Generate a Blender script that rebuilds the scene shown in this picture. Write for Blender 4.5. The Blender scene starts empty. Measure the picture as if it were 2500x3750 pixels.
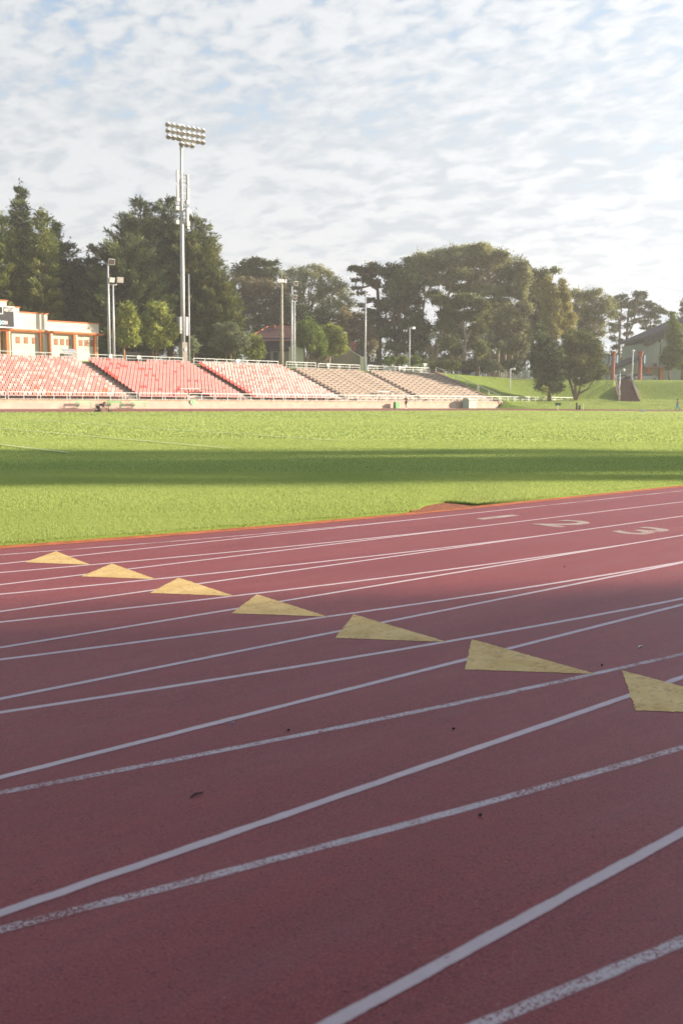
import bpy, bmesh, math, random
import numpy as np
from mathutils import Vector, Matrix, noise
random.seed(7); RNG = np.random.default_rng(7)
PI = math.pi
sc = bpy.context.scene
COL = sc.collection

# ------------------------------------------------------------------ camera frame (x along the home straight, y towards the far stand)
F = 3664.4
MR = ((0.74398044, -0.66814514, 0.00867033), (0.06989017, 0.09071415, 0.99342152), (-0.66453628, -0.73848021, 0.11418633))
CAM = Vector((0, 0, 1.6202))
LW = 1.07; G = 0.01
C0 = 9.2266; S0 = 10.595; R = 38.855; S2 = 103.0; CY = C0 + R

def ray(u, v):
    a, b = (u - 1250) / F, -(v - 1875) / F
    return Vector([MR[0][i] * a + MR[1][i] * b - MR[2][i] for i in range(3)])
def at(u, v, D): return CAM + ray(u, v) * D
def on_y(u, v, Y):
    d = ray(u, v); return CAM + d * ((Y - CAM.y) / d.y)
def on_z(u, v, Z):
    d = ray(u, v); return CAM + d * ((Z - CAM.z) / d.z)
VIEW = Vector((0.6691, 0.7431, 0)); RIGHT = Vector((0.744, -0.6682, 0)).normalized()
def sm(a, b, x):
    t = min(1, max(0, (x - a) / (b - a))); return t * t * (3 - 2 * t)
def rdist(x, y):
    if x < S0: return math.hypot(S0 - x, CY - y) - R
    if x > S2: return math.hypot(x - S2, CY - y) - R
    return abs(y - CY) - R
def zt(x, y):
    if x < S2 and y < CY: return G * max(0, C0 - y)
    return G * min(14, max(0, rdist(x, y)))
def bank(d):
    if d <= 0: return .10
    if d < 12.5: return .10 + 1.45 * (d / 12.5)
    return 1.55 + 3.45 * sm(0, 1, (d - 12.5) / 12.0) 
def terrain(x, y):
    d = rdist(x, y) - 9.9
    b = bank(d)
    if y < 96 and x < S2: return .08
    if x < 121.9:
        if y < 99.3: return .10
        if y > 113.2: return 5.75
        return max(.3, 1.1 + (y - 100) * .373 - 1.2)
    a = b if y < 98 else (1.0 + 4.7 * min(1, (y - 98.5) / 14.5) if y > 98.5 else 1.0)
    a = max(a, b) if y < 98.5 else a
    t = sm(122, 148, x)
    return a * (1 - t) + b * t

# ------------------------------------------------------------------ materials
def mat(name, col, rough=.8, var=.12, scale=3, metal=0, bump=0, bscale=40, col2=None, spec=.3, detail=5):
    m = bpy.data.materials.new(name); m.use_nodes = True
    nt = m.node_tree; b = nt.nodes['Principled BSDF']
    b.inputs['Roughness'].default_value = rough; b.inputs['Metallic'].default_value = metal
    b.inputs['Specular IOR Level'].default_value = spec
    tc = nt.nodes.new('ShaderNodeTexCoord')
    n = nt.nodes.new('ShaderNodeTexNoise'); n.inputs['Scale'].default_value = scale; n.inputs['Detail'].default_value = detail
    nt.links.new(tc.outputs['Object'], n.inputs['Vector'])
    mx = nt.nodes.new('ShaderNodeMix'); mx.data_type = 'RGBA'
    c = Vector(col[:3])
    ca = col2 or tuple(c * (1 - var)); cb = tuple(c * (1 + var)) if col2 is None else col
    mx.inputs[6].default_value = (*ca, 1); mx.inputs[7].default_value = (*cb, 1)
    mr = nt.nodes.new('ShaderNodeMapRange'); mr.inputs[1].default_value = .35; mr.inputs[2].default_value = .65
    nt.links.new(n.outputs['Fac'], mr.inputs[0]); nt.links.new(mr.outputs[0], mx.inputs[0])
    nt.links.new(mx.outputs[2], b.inputs['Base Color'])
    if bump:
        n2 = nt.nodes.new('ShaderNodeTexNoise'); n2.inputs['Scale'].default_value = bscale
        nt.links.new(tc.outputs['Object'], n2.inputs['Vector'])
        bp = nt.nodes.new('ShaderNodeBump'); bp.inputs['Strength'].default_value = bump; bp.inputs['Distance'].default_value = .02
        nt.links.new(n2.outputs['Fac'], bp.inputs['Height']); nt.links.new(bp.outputs[0], b.inputs['Normal'])
    return m
def leafmat(name, a, b_, trans=.3):
    m = bpy.data.materials.new(name); m.use_nodes = True
    nt = m.node_tree; b = nt.nodes['Principled BSDF']; out = nt.nodes['Material Output']
    b.inputs['Roughness'].default_value = .6; b.inputs['Specular IOR Level'].default_value = .25
    at_ = nt.nodes.new('ShaderNodeAttribute'); at_.attribute_name = 'tint'
    mx = nt.nodes.new('ShaderNodeMix'); mx.data_type = 'RGBA'
    mx.inputs[6].default_value = (*a, 1); mx.inputs[7].default_value = (*b_, 1)
    nt.links.new(at_.outputs['Fac'], mx.inputs[0]); nt.links.new(mx.outputs[2], b.inputs['Base Color'])
    tr = nt.nodes.new('ShaderNodeBsdfTranslucent'); nt.links.new(mx.outputs[2], tr.inputs[0])
    ms = nt.nodes.new('ShaderNodeMixShader'); ms.inputs[0].default_value = trans
    nt.links.new(b.outputs[0], ms.inputs[1]); nt.links.new(tr.outputs[0], ms.inputs[2]); nt.links.new(ms.outputs[0], out.inputs[0])
    return m
M = {}
def N(nt, t, **k):
    n = nt.nodes.new(t)
    for a, b in k.items(): setattr(n, a, b)
    return n
def ramp(nt, src, pts):
    r = nt.nodes.new('ShaderNodeValToRGB'); e = r.color_ramp.elements
    e[0].position, e[0].color = pts[0][0], (*pts[0][1], 1); e[1].position, e[1].color = pts[-1][0], (*pts[-1][1], 1)
    for p, c in pts[1:-1]:
        x = e.new(p); x.color = (*c, 1)
    nt.links.new(src, r.inputs[0]); return r
def g3(v): return (v, v, v)
def mixc(nt, fac, a, b, mode='MIX'):
    m = N(nt, 'ShaderNodeMix', data_type='RGBA', blend_type=mode)
    for i, x in ((0, fac), (6, a), (7, b)):
        if hasattr(x, 'links') or hasattr(x, 'is_linked'): nt.links.new(x, m.inputs[i])
        elif i == 0: m.inputs[0].default_value = x
        else: m.inputs[i].default_value = (*x, 1)
    return m.outputs[2]
def noisen(nt, vec, scale, detail=4, rough=.5, dist=0):
    n = N(nt, 'ShaderNodeTexNoise'); n.inputs['Scale'].default_value = scale; n.inputs['Detail'].default_value = detail
    n.inputs['Roughness'].default_value = rough; n.inputs['Distortion'].default_value = dist
    nt.links.new(vec, n.inputs['Vector']); return n.outputs['Fac']
def base(name, rough):
    m = bpy.data.materials.new(name); m.use_nodes = True; nt = m.node_tree
    b = nt.nodes['Principled BSDF']; b.inputs['Roughness'].default_value = rough; b.inputs['Specular IOR Level'].default_value = .16 if 'track' in name else .3
    return m, nt, b, N(nt, 'ShaderNodeTexCoord').outputs['Object']
def bumpn(nt, b, h, strength, dist):
    bp = N(nt, 'ShaderNodeBump'); bp.inputs['Strength'].default_value = strength; bp.inputs['Distance'].default_value = dist
    nt.links.new(h, bp.inputs['Height']); nt.links.new(bp.outputs[0], b.inputs['Normal'])

def track_material():
    m, nt, b, oc = base('track_rubber', .5)
    mp = N(nt, 'ShaderNodeMapping'); mp.inputs['Scale'].default_value = (.35, 1.6, 1); nt.links.new(oc, mp.inputs[0])
    big = noisen(nt, mp.outputs[0], .7, 5, .6)
    c = ramp(nt, big, [(.3, (.29, .062, .066)), (.5, (.34, .074, .077)), (.7, (.37, .092, .093))]).outputs[0]
    med = noisen(nt, oc, 9, 6, .7)
    c = mixc(nt, ramp(nt, med, [(.35, g3(.0)), (.75, g3(.35))]).outputs[0], c, (.15, .055, .062))
    fine = noisen(nt, oc, 115, 3, .7)
    c = mixc(nt, ramp(nt, fine, [(.5, g3(0)), (.68, g3(.6))]).outputs[0], c, (.44, .16, .16))
    fine2 = noisen(nt, oc, 75, 3, .7)
    c = mixc(nt, ramp(nt, fine2, [(.54, g3(0)), (.68, g3(.7))]).outputs[0], c, (.10, .026, .035))
    dust = noisen(nt, mp.outputs[0], 1.7, 6, .65)
    c = mixc(nt, ramp(nt, dust, [(.5, g3(0)), (.8, g3(.4))]).outputs[0], c, (.33, .15, .15))
    for sc_, th_, cc_ in ((9, .045, (.05, .025, .03)), (14, .05, (.42, .30, .26))):      # grit and crumbs
        vo = N(nt, 'ShaderNodeTexVoronoi'); vo.inputs['Scale'].default_value = sc_; nt.links.new(oc, vo.inputs['Vector'])
        hs_ = N(nt, 'ShaderNodeSeparateXYZ'); nt.links.new(vo.outputs['Color'], hs_.inputs[0])
        lt = N(nt, 'ShaderNodeMath', operation='MULTIPLY'); nt.links.new(hs_.outputs[0], lt.inputs[0]); lt.inputs[1].default_value = th_
        ls = N(nt, 'ShaderNodeMath', operation='LESS_THAN'); nt.links.new(vo.outputs['Distance'], ls.inputs[0]); nt.links.new(lt.outputs[0], ls.inputs[1])
        sf = N(nt, 'ShaderNodeMath', operation='MULTIPLY'); nt.links.new(ls.outputs[0], sf.inputs[0]); sf.inputs[1].default_value = .8
        c = mixc(nt, sf.outputs[0], c, cc_)
    mp2 = N(nt, 'ShaderNodeMapping'); mp2.inputs['Scale'].default_value = (1.2, 26, 1); mp2.inputs['Rotation'].default_value = (0, 0, .12); nt.links.new(oc, mp2.inputs[0])
    c = mixc(nt, ramp(nt, noisen(nt, mp2.outputs[0], 1.0, 5, .6), [(.42, g3(0)), (.72, g3(.32))]).outputs[0], c, (.20, .075, .085))
    nt.links.new(c, b.inputs['Base Color'])
    bumpn(nt, b, fine, .8, .005)
    return m
def worn_paint(name, col, wear, under=(.29, .095, .09), scale=60):
    m, nt, b, oc = base(name, .7)
    f = noisen(nt, oc, scale, 5, .75)
    w = noisen(nt, oc, 3.2, 3, .6)
    ad = N(nt, 'ShaderNodeMath', operation='MULTIPLY_ADD'); nt.links.new(w, ad.inputs[0]); ad.inputs[1].default_value = .55; nt.links.new(f, ad.inputs[2])
    c2 = mixc(nt, noisen(nt, oc, 12, 4), Vector(col) * .82, Vector(col) * 1.06)
    mask = ramp(nt, ad.outputs[0], [(wear - .04, g3(1)), (wear + .12, g3(0))]).outputs[0]
    ea = N(nt, 'ShaderNodeAttribute'); ea.attribute_name = 'edge'; ab = N(nt, 'ShaderNodeMath', operation='ABSOLUTE'); nt.links.new(ea.outputs['Fac'], ab.inputs[0])
    em = ramp(nt, ab.outputs[0], [(.62, g3(0)), (1.0, g3(.75))]).outputs[0]
    ef = N(nt, 'ShaderNodeMath', operation='MULTIPLY'); nt.links.new(em, ef.inputs[0]); nt.links.new(ramp(nt, f, [(.35, g3(.55)), (.65, g3(1.35))]).outputs[0], ef.inputs[1])
    ef.use_clamp = True
    c = mixc(nt, mask, c2, under); c = mixc(nt, ef.outputs[0], c, under)
    nt.links.new(c, b.inputs['Base Color'])
    bumpn(nt, b, noisen(nt, oc, 190, 3, .7), .4, .003)
    return m
def arrow_material():
    m, nt, b, oc = base('yellow_marking_paint', .7)
    f = noisen(nt, oc, 26, 6, .75, .6); big = noisen(nt, oc, 5, 4)
    c = mixc(nt, ramp(nt, big, [(.3, g3(0)), (.7, g3(1))]).outputs[0], (.70, .46, .16), (.84, .60, .25))
    c = mixc(nt, ramp(nt, f, [(.52, g3(0)), (.68, g3(.8))]).outputs[0], c, (.36, .17, .08))
    mp = N(nt, 'ShaderNodeMapping'); mp.inputs['Scale'].default_value = (2, 26, 1); mp.inputs['Rotation'].default_value = (0, 0, .06); nt.links.new(oc, mp.inputs[0])
    st = noisen(nt, mp.outputs[0], 1.6, 5, .7, 1.2)
    c = mixc(nt, ramp(nt, st, [(.60, g3(0)), (.68, g3(.75))]).outputs[0], c, (.22, .09, .06))
    nt.links.new(c, b.inputs['Base Color']); bumpn(nt, b, f, .3, .003)
    return m
def grass_material(name, a, c2, spots=True):
    m, nt, b, oc = base(name, .85)
    b.inputs['Specular IOR Level'].default_value = .15
    big = noisen(nt, oc, .12, 5, .6); med = noisen(nt, oc, 1.3, 6, .7); fine = noisen(nt, oc, 22, 6, .8)
    c = mixc(nt, ramp(nt, big, [(.35, g3(0)), (.65, g3(1))]).outputs[0], a, c2)
    c = mixc(nt, ramp(nt, med, [(.4, g3(0)), (.75, g3(.3))]).outputs[0], c, Vector(a) * .7)
    c = mixc(nt, ramp(nt, fine, [(.35, g3(.35)), (.6, g3(0))]).outputs[0], c, Vector(a) * .5)
    nt.links.new(c, b.inputs['Base Color'])
    bumpn(nt, b, fine, .9, .05)
    return m
M['track'] = track_material()
M['line'] = worn_paint('lane_paint', (.72, .58, .59), .50)
M['line_worn'] = worn_paint('worn_lane_paint', (.68, .58, .59), .70, scale=75)
M['number'] = worn_paint('number_paint', (.52, .42, .36), .66)
M['arrow'] = arrow_material()
M['grass'] = grass_material('turf', (.24, .33, .065), (.31, .40, .09))
M['bankgrass'] = grass_material('bank_turf', (.20, .30, .045), (.27, .36, .055))
M['dirt'] = mat('red_dirt', (.34, .12, .06), .95, .3, 14, bump=.6, bscale=60)
M['kerb'] = mat('red_kerb', (.50, .15, .06), .85, .25, 6, bump=.3)
M['concrete'] = mat('weathered_concrete', (.40, .325, .27), .9, .2, 1.5, bump=.3)
M['wallc'] = mat('pale_wall', (.55, .42, .35), .9, .09, .8, bump=.1)
M['wallc2'] = mat('tan_wall_coping', (.58, .42, .32), .9, .14, 1.2)
M['apron'] = mat('dusty_apron', (.42, .30, .25), .9, .15, .7)
M['bench'] = mat('bleached_wood', (.50, .42, .35), .85, .2, 2)
M['benchiron'] = mat('bench_iron', (.20, .14, .11), .8)
M['galv'] = mat('galvanised_rail', (.62, .64, .62), .45, .08, 6, metal=.25)
M['pole'] = mat('pole_steel', (.50, .52, .53), .5, .08, 2, metal=.2)
M['poleconc'] = mat('pole_plinth', (.33, .30, .27), .9, .15, 3)
M['palewood'] = mat('weathered_pole', (.40, .37, .30), .85, .15, 3)
M['white'] = mat('white_paint', (.78, .78, .75), .6, .05)
M['lampcase'] = mat('lamp_housing', (.62, .60, .55), .5, .1)
M['lampface'] = mat('lamp_glass', (.10, .09, .09), .25, .1)
M['seatpink'] = mat('bleached_seat_plastic', (.50, .235, .205), .55, .14, 1.1, spec=.4)
M['seatpink2'] = mat('chalky_seat_plastic', (.58, .40, .37), .55, .06, 1.1, spec=.4)
M['seatred'] = mat('red_seat_plastic', (.55, .045, .035), .5, .15, 1.1, spec=.4)
M['seatorange'] = mat('orange_seat_plastic', (.72, .13, .045), .5, .12, 1.1, spec=.4)
M['seatrose'] = mat('rose_seat_plastic', (.58, .21, .20), .5, .14, 1.1, spec=.4)
M['seatleg'] = mat('seat_bracket', (.06, .05, .05), .7)
M['plaster'] = mat('cream_plaster', (.68, .65, .54), .9, .05, .6)
M['orange'] = mat('terracotta_paint', (.62, .21, .085), .8, .14, 1.4)
M['ochre'] = mat('ochre_portico', (.62, .36, .10), .85, .1, 1)
M['brownpanel'] = mat('brown_shutter', (.40, .20, .12), .8, .1, 3)
M['black'] = mat('board_black', (.045, .045, .05), .6, .2, 2)
M['cyan'] = mat('pale_blue_print', (.25, .55, .75), .6)
M['greenpaint'] = mat('green_bench_paint', (.17, .40, .17), .6, .15, 3)
M['greenpale'] = mat('pale_green_paint', (.34, .56, .33), .6, .1, 3)
M['darkmetal'] = mat('dark_metal', (.05, .05, .05), .6)
M['utility'] = mat('utility_cabinet', (.48, .52, .44), .6, .06, 3)
M['roofdark'] = mat('dark_shingle', (.075, .07, .075), .85, .2, 4)
M['shadeblue'] = mat('shade_blue', (.10, .09, .14), .9, .12, 1)  # tree shade on the house is put into this blue-violet colour
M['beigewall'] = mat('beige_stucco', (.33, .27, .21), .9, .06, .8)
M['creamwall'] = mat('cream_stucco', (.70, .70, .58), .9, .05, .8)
M['brick'] = mat('red_brick', (.36, .13, .085), .9, .22, 6, bump=.4)
M['sagewall'] = mat('sage_green_wall', (.30, .345, .29), .9, .06, .6)
M['greysiding'] = mat('blue_grey_siding', (.30, .36, .42), .8, .1, 1)
M['window'] = mat('window_glass', (.06, .07, .09), .15, .1, 1, spec=.6)
M['bark'] = mat('bark', (.17, .12, .085), .95, .3, 3, bump=.7, bscale=12)
M['palebark'] = mat('pale_bark', (.42, .33, .26), .9, .3, 2, bump=.4, bscale=12)
M['redbark'] = mat('reddish_bark', (.36, .20, .11), .9, .25, 2)
M['stairs'] = mat('brown_steps', (.22, .13, .10), .9, .15, 2)
M['stairwall'] = mat('pink_stair_wall', (.36, .22, .17), .9, .12, 2)
M['asphalt'] = mat('asphalt', (.06, .06, .06), .9, .15, 3)
M['skin'] = mat('skin', (.50, .30, .21), .6, .05)
M['hair'] = mat('dark_hair', (.035, .022, .018), .7)
M['hairl'] = mat('brown_hair', (.16, .09, .05), .7)
M['darkcloth'] = mat('dark_cloth', (.035, .035, .04), .9)
M['redcloth'] = mat('maroon_cloth', (.16, .02, .03), .9)
M['bluecloth'] = mat('blue_cloth', (.03, .24, .50), .8)
M['greycloth'] = mat('grey_cloth', (.50, .50, .50), .9)
M['shoe'] = mat('white_shoe', (.75, .75, .72), .6)
M['cart'] = mat('silver_paint', (.45, .47, .50), .3, .03, 2, metal=.4)
M['card'] = mat('dark_car_paint', (.04, .05, .07), .3, .03, 2)
M['leafdark'] = leafmat('dark_conifer_needles', (0.018, 0.036, 0.016), (0.155, 0.205, 0.07), .2)
M['leafolive'] = leafmat('olive_conifer_needles', (0.080, 0.104, 0.032), (0.224, 0.240, 0.072), .3)
M['leafpine'] = leafmat('pine_needles', (0.088, 0.128, 0.035), (0.272, 0.304, 0.088), .3)
M['leafbright'] = leafmat('bright_green_leaves', (0.11, 0.145, 0.028), (0.56, 0.60, 0.15), .35)
M['leafvivid'] = leafmat('vivid_green_leaves', (0.06, 0.11, 0.02), (0.26, 0.34, 0.07), .35)
M['leafeuc'] = leafmat('eucalyptus_leaves', (0.11, 0.125, 0.058), (0.46, 0.46, 0.22), .35)
M['leafbrown'] = leafmat('brownish_leaves', (0.136, 0.120, 0.064), (0.320, 0.264, 0.136), .35)
M['leafgold'] = leafmat('golden_leaves', (0.192, 0.184, 0.048), (0.480, 0.416, 0.128), .35)
M['leafgrey'] = leafmat('grey_green_leaves', (0.112, 0.136, 0.072), (0.272, 0.304, 0.160), .3)
M['leafpale'] = leafmat('pale_eucalyptus_leaves', (.22, .235, .12), (.52, .52, .30), .4)
M['blade'] = leafmat('grass_blades', (.33, .42, .105), (.59, .65, .23), .45)

# ------------------------------------------------------------------ builders
def tag(o, label=None, cat=None, group=None, kind=None):
    if label: o['label'] = label
    if cat: o['category'] = cat
    if group: o['group'] = group
    if kind: o['kind'] = kind
    return o
def empty(name, loc, label, cat, group=None, rz=0):
    o = bpy.data.objects.new(name, None); COL.objects.link(o); o.location = loc; o.rotation_euler.z = rz
    return tag(o, label, cat, group)
def link(name, me, parent=None):
    o = bpy.data.objects.new(name, me); COL.objects.link(o)
    if parent is not None:
        o.parent = parent
    return o
def wm(o):
    m = Matrix.Translation(o.location) @ Matrix.Rotation(o.rotation_euler.z, 4, 'Z')
    return wm(o.parent) @ m if o.parent else m
class MB:
    def __init__(s): s.v = []; s.f = []; s.m = []; s.mats = []
    def mi(s, m):
        if m not in s.mats: s.mats.append(m)
        return s.mats.index(m)
    def add(s, vs, fs, m):
        b = len(s.v); k = s.mi(m); s.v += [tuple(x) for x in vs]
        for f in fs: s.f.append([b + i for i in f]); s.m.append(k)
        return s
    def box(s, x0, x1, y0, y1, z0, z1, m, rz=0, c=None):
        vs = [(x, y, z) for z in (z0, z1) for y in (y0, y1) for x in (x0, x1)]
        if rz:
            c = c or ((x0 + x1) / 2, (y0 + y1) / 2); a, b = math.cos(rz), math.sin(rz)
            vs = [(c[0] + (x - c[0]) * a - (y - c[1]) * b, c[1] + (x - c[0]) * b + (y - c[1]) * a, z) for x, y, z in vs]
        return s.add(vs, [(0, 2, 3, 1), (4, 5, 7, 6), (0, 1, 5, 4), (2, 6, 7, 3), (0, 4, 6, 2), (1, 3, 7, 5)], m)
    def bar(s, a, b, w, h, m):
        a, b = Vector(a), Vector(b); d = (b - a).normalized()
        up = Vector((0, 0, 1)) if abs(d.z) < .95 else Vector((0, 1, 0))
        x = d.cross(up).normalized(); y = x.cross(d)
        vs = [p + x * i * w / 2 + y * j * h / 2 for p in (a, b) for i, j in ((-1, -1), (1, -1), (1, 1), (-1, 1))]
        return s.add(vs, [(3, 2, 1, 0), (4, 5, 6, 7), (0, 1, 5, 4), (1, 2, 6, 5), (2, 3, 7, 6), (3, 0, 4, 7)], m)
    def tube(s, pts, rad, m, seg=8, caps=True):
        pts = [Vector(p) for p in pts]; n = len(pts)
        if not hasattr(rad, '__len__'): rad = [rad] * n
        vs = []; fs = []
        for i, p in enumerate(pts):
            d = (pts[min(n - 1, i + 1)] - pts[max(0, i - 1)]).normalized()
            up = Vector((0, 0, 1)) if abs(d.z) < .9 else Vector((1, 0, 0))
            x = d.cross(up).normalized(); y = x.cross(d)
            for k in range(seg):
                a = 2 * PI * k / seg; vs.append(p + (x * math.cos(a) + y * math.sin(a)) * rad[i])
        for i in range(n - 1):
            for k in range(seg):
                k2 = (k + 1) % seg; fs.append((i * seg + k, i * seg + k2, (i + 1) * seg + k2, (i + 1) * seg + k))
        if caps: fs += [tuple(range(seg))[::-1], tuple((n - 1) * seg + k for k in range(seg))]
        return s.add(vs, fs, m)
    def prism(s, poly, h, m):      # poly: list of 3d points (planar), h: extrusion vector
        n = len(poly); h = Vector(h); vs = [Vector(p) for p in poly] + [Vector(p) + h for p in poly]
        fs = [tuple(range(n))[::-1], tuple(range(n, 2 * n))] + [(i, (i + 1) % n, n + (i + 1) % n, n + i) for i in range(n)]
        return s.add(vs, fs, m)
    def ball(s, c, r, m, seg=8, rings=6, sc=(1, 1, 1)):
        vs = []; fs = []
        for i in range(rings + 1):
            t = PI * i / rings
            for k in range(seg):
                a = 2 * PI * k / seg
                vs.append((c[0] + r * sc[0] * math.sin(t) * math.cos(a), c[1] + r * sc[1] * math.sin(t) * math.sin(a), c[2] + r * sc[2] * math.cos(t)))
        for i in range(rings):
            for k in range(seg): fs.append((i * seg + k, (i + 1) * seg + k, (i + 1) * seg + (k + 1) % seg, i * seg + (k + 1) % seg))
        return s.add(vs, fs, m)
    def mesh(s, name, smooth=False):
        me = bpy.data.meshes.new(name); me.from_pydata(s.v, [], s.f)
        for m in s.mats: me.materials.append(m)
        me.polygons.foreach_set('material_index', s.m)
        if smooth: me.polygons.foreach_set('use_smooth', [True] * len(s.f))
        bm = bmesh.new(); bm.from_mesh(me); bmesh.ops.recalc_face_normals(bm, faces=bm.faces); bm.to_mesh(me); bm.free()
        return me
    def build(s, name, parent=None, smooth=False):
        me = s.mesh(name, smooth)
        if parent is not None:
            me.transform(wm(parent).inverted())
            return link(name, me, parent)
        # origin at the foot of the thing
        if s.v:
            a = np.array(s.v); c = Vector(((a[:, 0].min() + a[:, 0].max()) / 2, (a[:, 1].min() + a[:, 1].max()) / 2, a[:, 2].min()))
            me.transform(Matrix.Translation(-c)); o = link(name, me); o.location = c; return o
        return link(name, me)
def grid_mesh(name, P, m, parent=None, kind=None):     # P: rows of 3d points, kept in world coordinates
    nr, nc = len(P), len(P[0]); me = bpy.data.meshes.new(name)
    me.from_pydata([tuple(p) for r in P for p in r], [], [(i * nc + j, i * nc + j + 1, (i + 1) * nc + j + 1, (i + 1) * nc + j) for i in range(nr - 1) for j in range(nc - 1)])
    me.materials.append(m); me.polygons.foreach_set('use_smooth', [True] * len(me.polygons))
    bm = bmesh.new(); bm.from_mesh(me); bmesh.ops.recalc_face_normals(bm, faces=bm.faces)
    if sum(f.normal.z for f in bm.faces) < 0: bmesh.ops.reverse_faces(bm, faces=bm.faces)
    bm.to_mesh(me); bm.free()
    o = link(name, me, parent)
    if kind: o['kind'] = kind
    return o
def flat(name, polys, m, parent=None):                  # thin painted sheets, list of point lists
    me = bpy.data.meshes.new(name); vs = []; fs = []
    for p in polys: fs.append(list(range(len(vs), len(vs) + len(p)))); vs += [tuple(x) for x in p]
    ed = ([-1, -1, 1, 1] if name in ('lane_line', 'chute_line') else [0] * len(polys[0])) * len(polys)
    me.from_pydata(vs, [], fs); me.materials.append(m)
    a_ = me.attributes.new('edge', 'FLOAT', 'POINT')
    if len(ed) == len(vs): a_.data.foreach_set('value', [float(q) for q in ed])
    bm = bmesh.new(); bm.from_mesh(me)
    for f in bm.faces:
        if f.normal.z < 0: f.normal_flip()
    bm.to_mesh(me); bm.free()
    return link(name, me, parent)

# ------------------------------------------------------------------ ground, infield, track
def frange(a, b, st):
    n = max(1, round((b - a) / st)); return [a + (b - a) * i / n for i in range(n + 1)]
m = MB(); m.add([(-1500, -1500, -.35), (2500, -1500, -.35), (2500, 2500, -.35), (-1500, 2500, -.35)], [(0, 1, 2, 3)], M['bankgrass'])
g = link('ground', m.mesh('ground')); g['kind'] = 'structure'

def oval(rad, n=48):          # closed stadium path at distance rad from the long axis
    pts = []
    for x in frange(S0, S2, 3): pts.append((x, CY - rad))
    for i in range(1, n): a = -PI / 2 + PI * i / n; pts.append((S2 + rad * math.cos(a), CY + rad * math.sin(a)))
    for x in frange(S2, S0, 3): pts.append((x, CY + rad))
    for i in range(1, n): a = PI / 2 + PI * i / n; pts.append((S0 + rad * math.cos(a), CY + rad * math.sin(a)))
    return pts
GR = R - .60                   # edge of the turf
edge = oval(GR, 90)
NE = CY - GR; k_ = next(i for i, q in enumerate(edge) if q[0] > 10.6 and q[1] < 12)
edge = [(10.05, NE), (10.62, NE + .26), (10.95, NE + .46), (11.3, NE + .56), (11.58, NE + .60), (11.60, NE)] + [q for q in edge if not (q[1] < NE + .01 and q[0] < 11.6)]
rows = []
for k in range(0, 9):
    t = 1 - k / 8.0
    cx = (S0 + S2) / 2; rows.append([(cx + (x - cx) * t, CY + ((y if k == 0 or not (10 < x < 11.7 and y < 12) else NE) - CY) * t, .03) for x, y in edge + edge[:1]])
lip = [(x, y, -.02) for x, y in edge + edge[:1]]
infield = grid_mesh('infield', [lip] + rows, M['grass'], kind='structure')
# track: one sheet for the near side and its straight chute, one ring for the rest
T = []
for y in frange(-14, C0, .5) + frange(C0, 14, .5)[1:]:
    T.append([(x, y, zt(x, y) - .0006) for x in frange(-60, S2, 2)])
track = grid_mesh('running_track', T, M['track'], kind='structure')
T = []
for rr in [-.9, 0, 1.2, 2.4, 3.6, 4.8, 6, 7.2, 8.6, 9.4]:
    T.append([(S2 + (R + rr) * math.cos(a), CY + (R + rr) * math.sin(a), G * max(0, rr)) for a in [(-PI / 2 + PI * i / 80) for i in range(81)]])
grid_mesh('bend_surface', T, M['track'], track)
T = [[(x, CY + R + rr, G * max(0, rr)) for x in frange(S2, -70, 6)] for rr in (-.9, 0, 2, 4, 6, 8, 10, 12.05)]
grid_mesh('far_straight_surface', T, M['track'], track)

def strip(pts, w, dz=0.0):     # painted strip following a list of xy points, split so that it hugs the surface
    fine = []
    for a, b in zip(pts, pts[1:]):
        d = math.hypot(b[0] - a[0], b[1] - a[1]); k = max(1, round(d / .07)) if math.hypot(a[0], a[1]) < 13 else 1
        fine += [(a[0] + (b[0] - a[0]) * i / k, a[1] + (b[1] - a[1]) * i / k) for i in range(k)]
    pts = fine + [pts[-1]]
    out = []; n = len(pts); P = [Vector((p[0], p[1])) for p in pts]; L = []; Rr = []
    for i in range(n):
        d = (P[min(n - 1, i + 1)] - P[max(0, i - 1)]).normalized(); nn = Vector((-d.y, d.x)) * w / 2
        L.append(P[i] + nn * (1 + RNG.normal(0, .055))); Rr.append(P[i] - nn * (1 + RNG.normal(0, .055)))
    for i in range(n - 1):
        out.append([(q.x, q.y, zt(q.x, q.y) + dz) for q in (L[i], L[i + 1], Rr[i + 1], Rr[i])])
    return out
def lanepath(k, lo=-14):       # oval lane line k (0 = inner border)
    rad = R + k * LW; p = []
    for s in frange(lo, 0, .4): a = s / R; p.append((S0 + rad * math.sin(a), CY - rad * math.cos(a)))
    p += [(x, CY - rad) for x in frange(S0, S2, 2)][1:]
    p += [(S2 + rad * math.cos(a), CY + rad * math.sin(a)) for a in [(-PI / 2 + PI * i / 60) for i in range(1, 61)]]
    return p
for k in range(0, 9):
    flat('lane_line', strip(lanepath(k), .05, .0), M['line_worn'] if k in (6, 7, 8, 0) else M['line'], track)
    flat('lane_line', strip([(x, CY + R + k * LW) for x in frange(S2, -40, 6)], .05, .004), M['line'], track)
for k in range(0, 8):          # straight chute lines that leave the bend lines at the tangent point
    flat('chute_line', strip([(x, C0 - k * LW) for x in frange(S0 + 1.5 - .1 * k, -50, 1)], .05, .0006), M['line'], track)
kb = []
for (r0, r1) in ((-.60, -.39),):
    a_, b_ = oval(R + r0, 90), oval(R + r1, 90); n = len(a_)
    for i in range(n):
        j = (i + 1) % n
        kb.append([(a_[i][0], a_[i][1], .003), (a_[j][0], a_[j][1], .003), (b_[j][0], b_[j][1], .002), (b_[i][0], b_[i][1], .002)])
o = flat('kerb', kb, M['kerb']); o['kind'] = 'structure'
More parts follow.
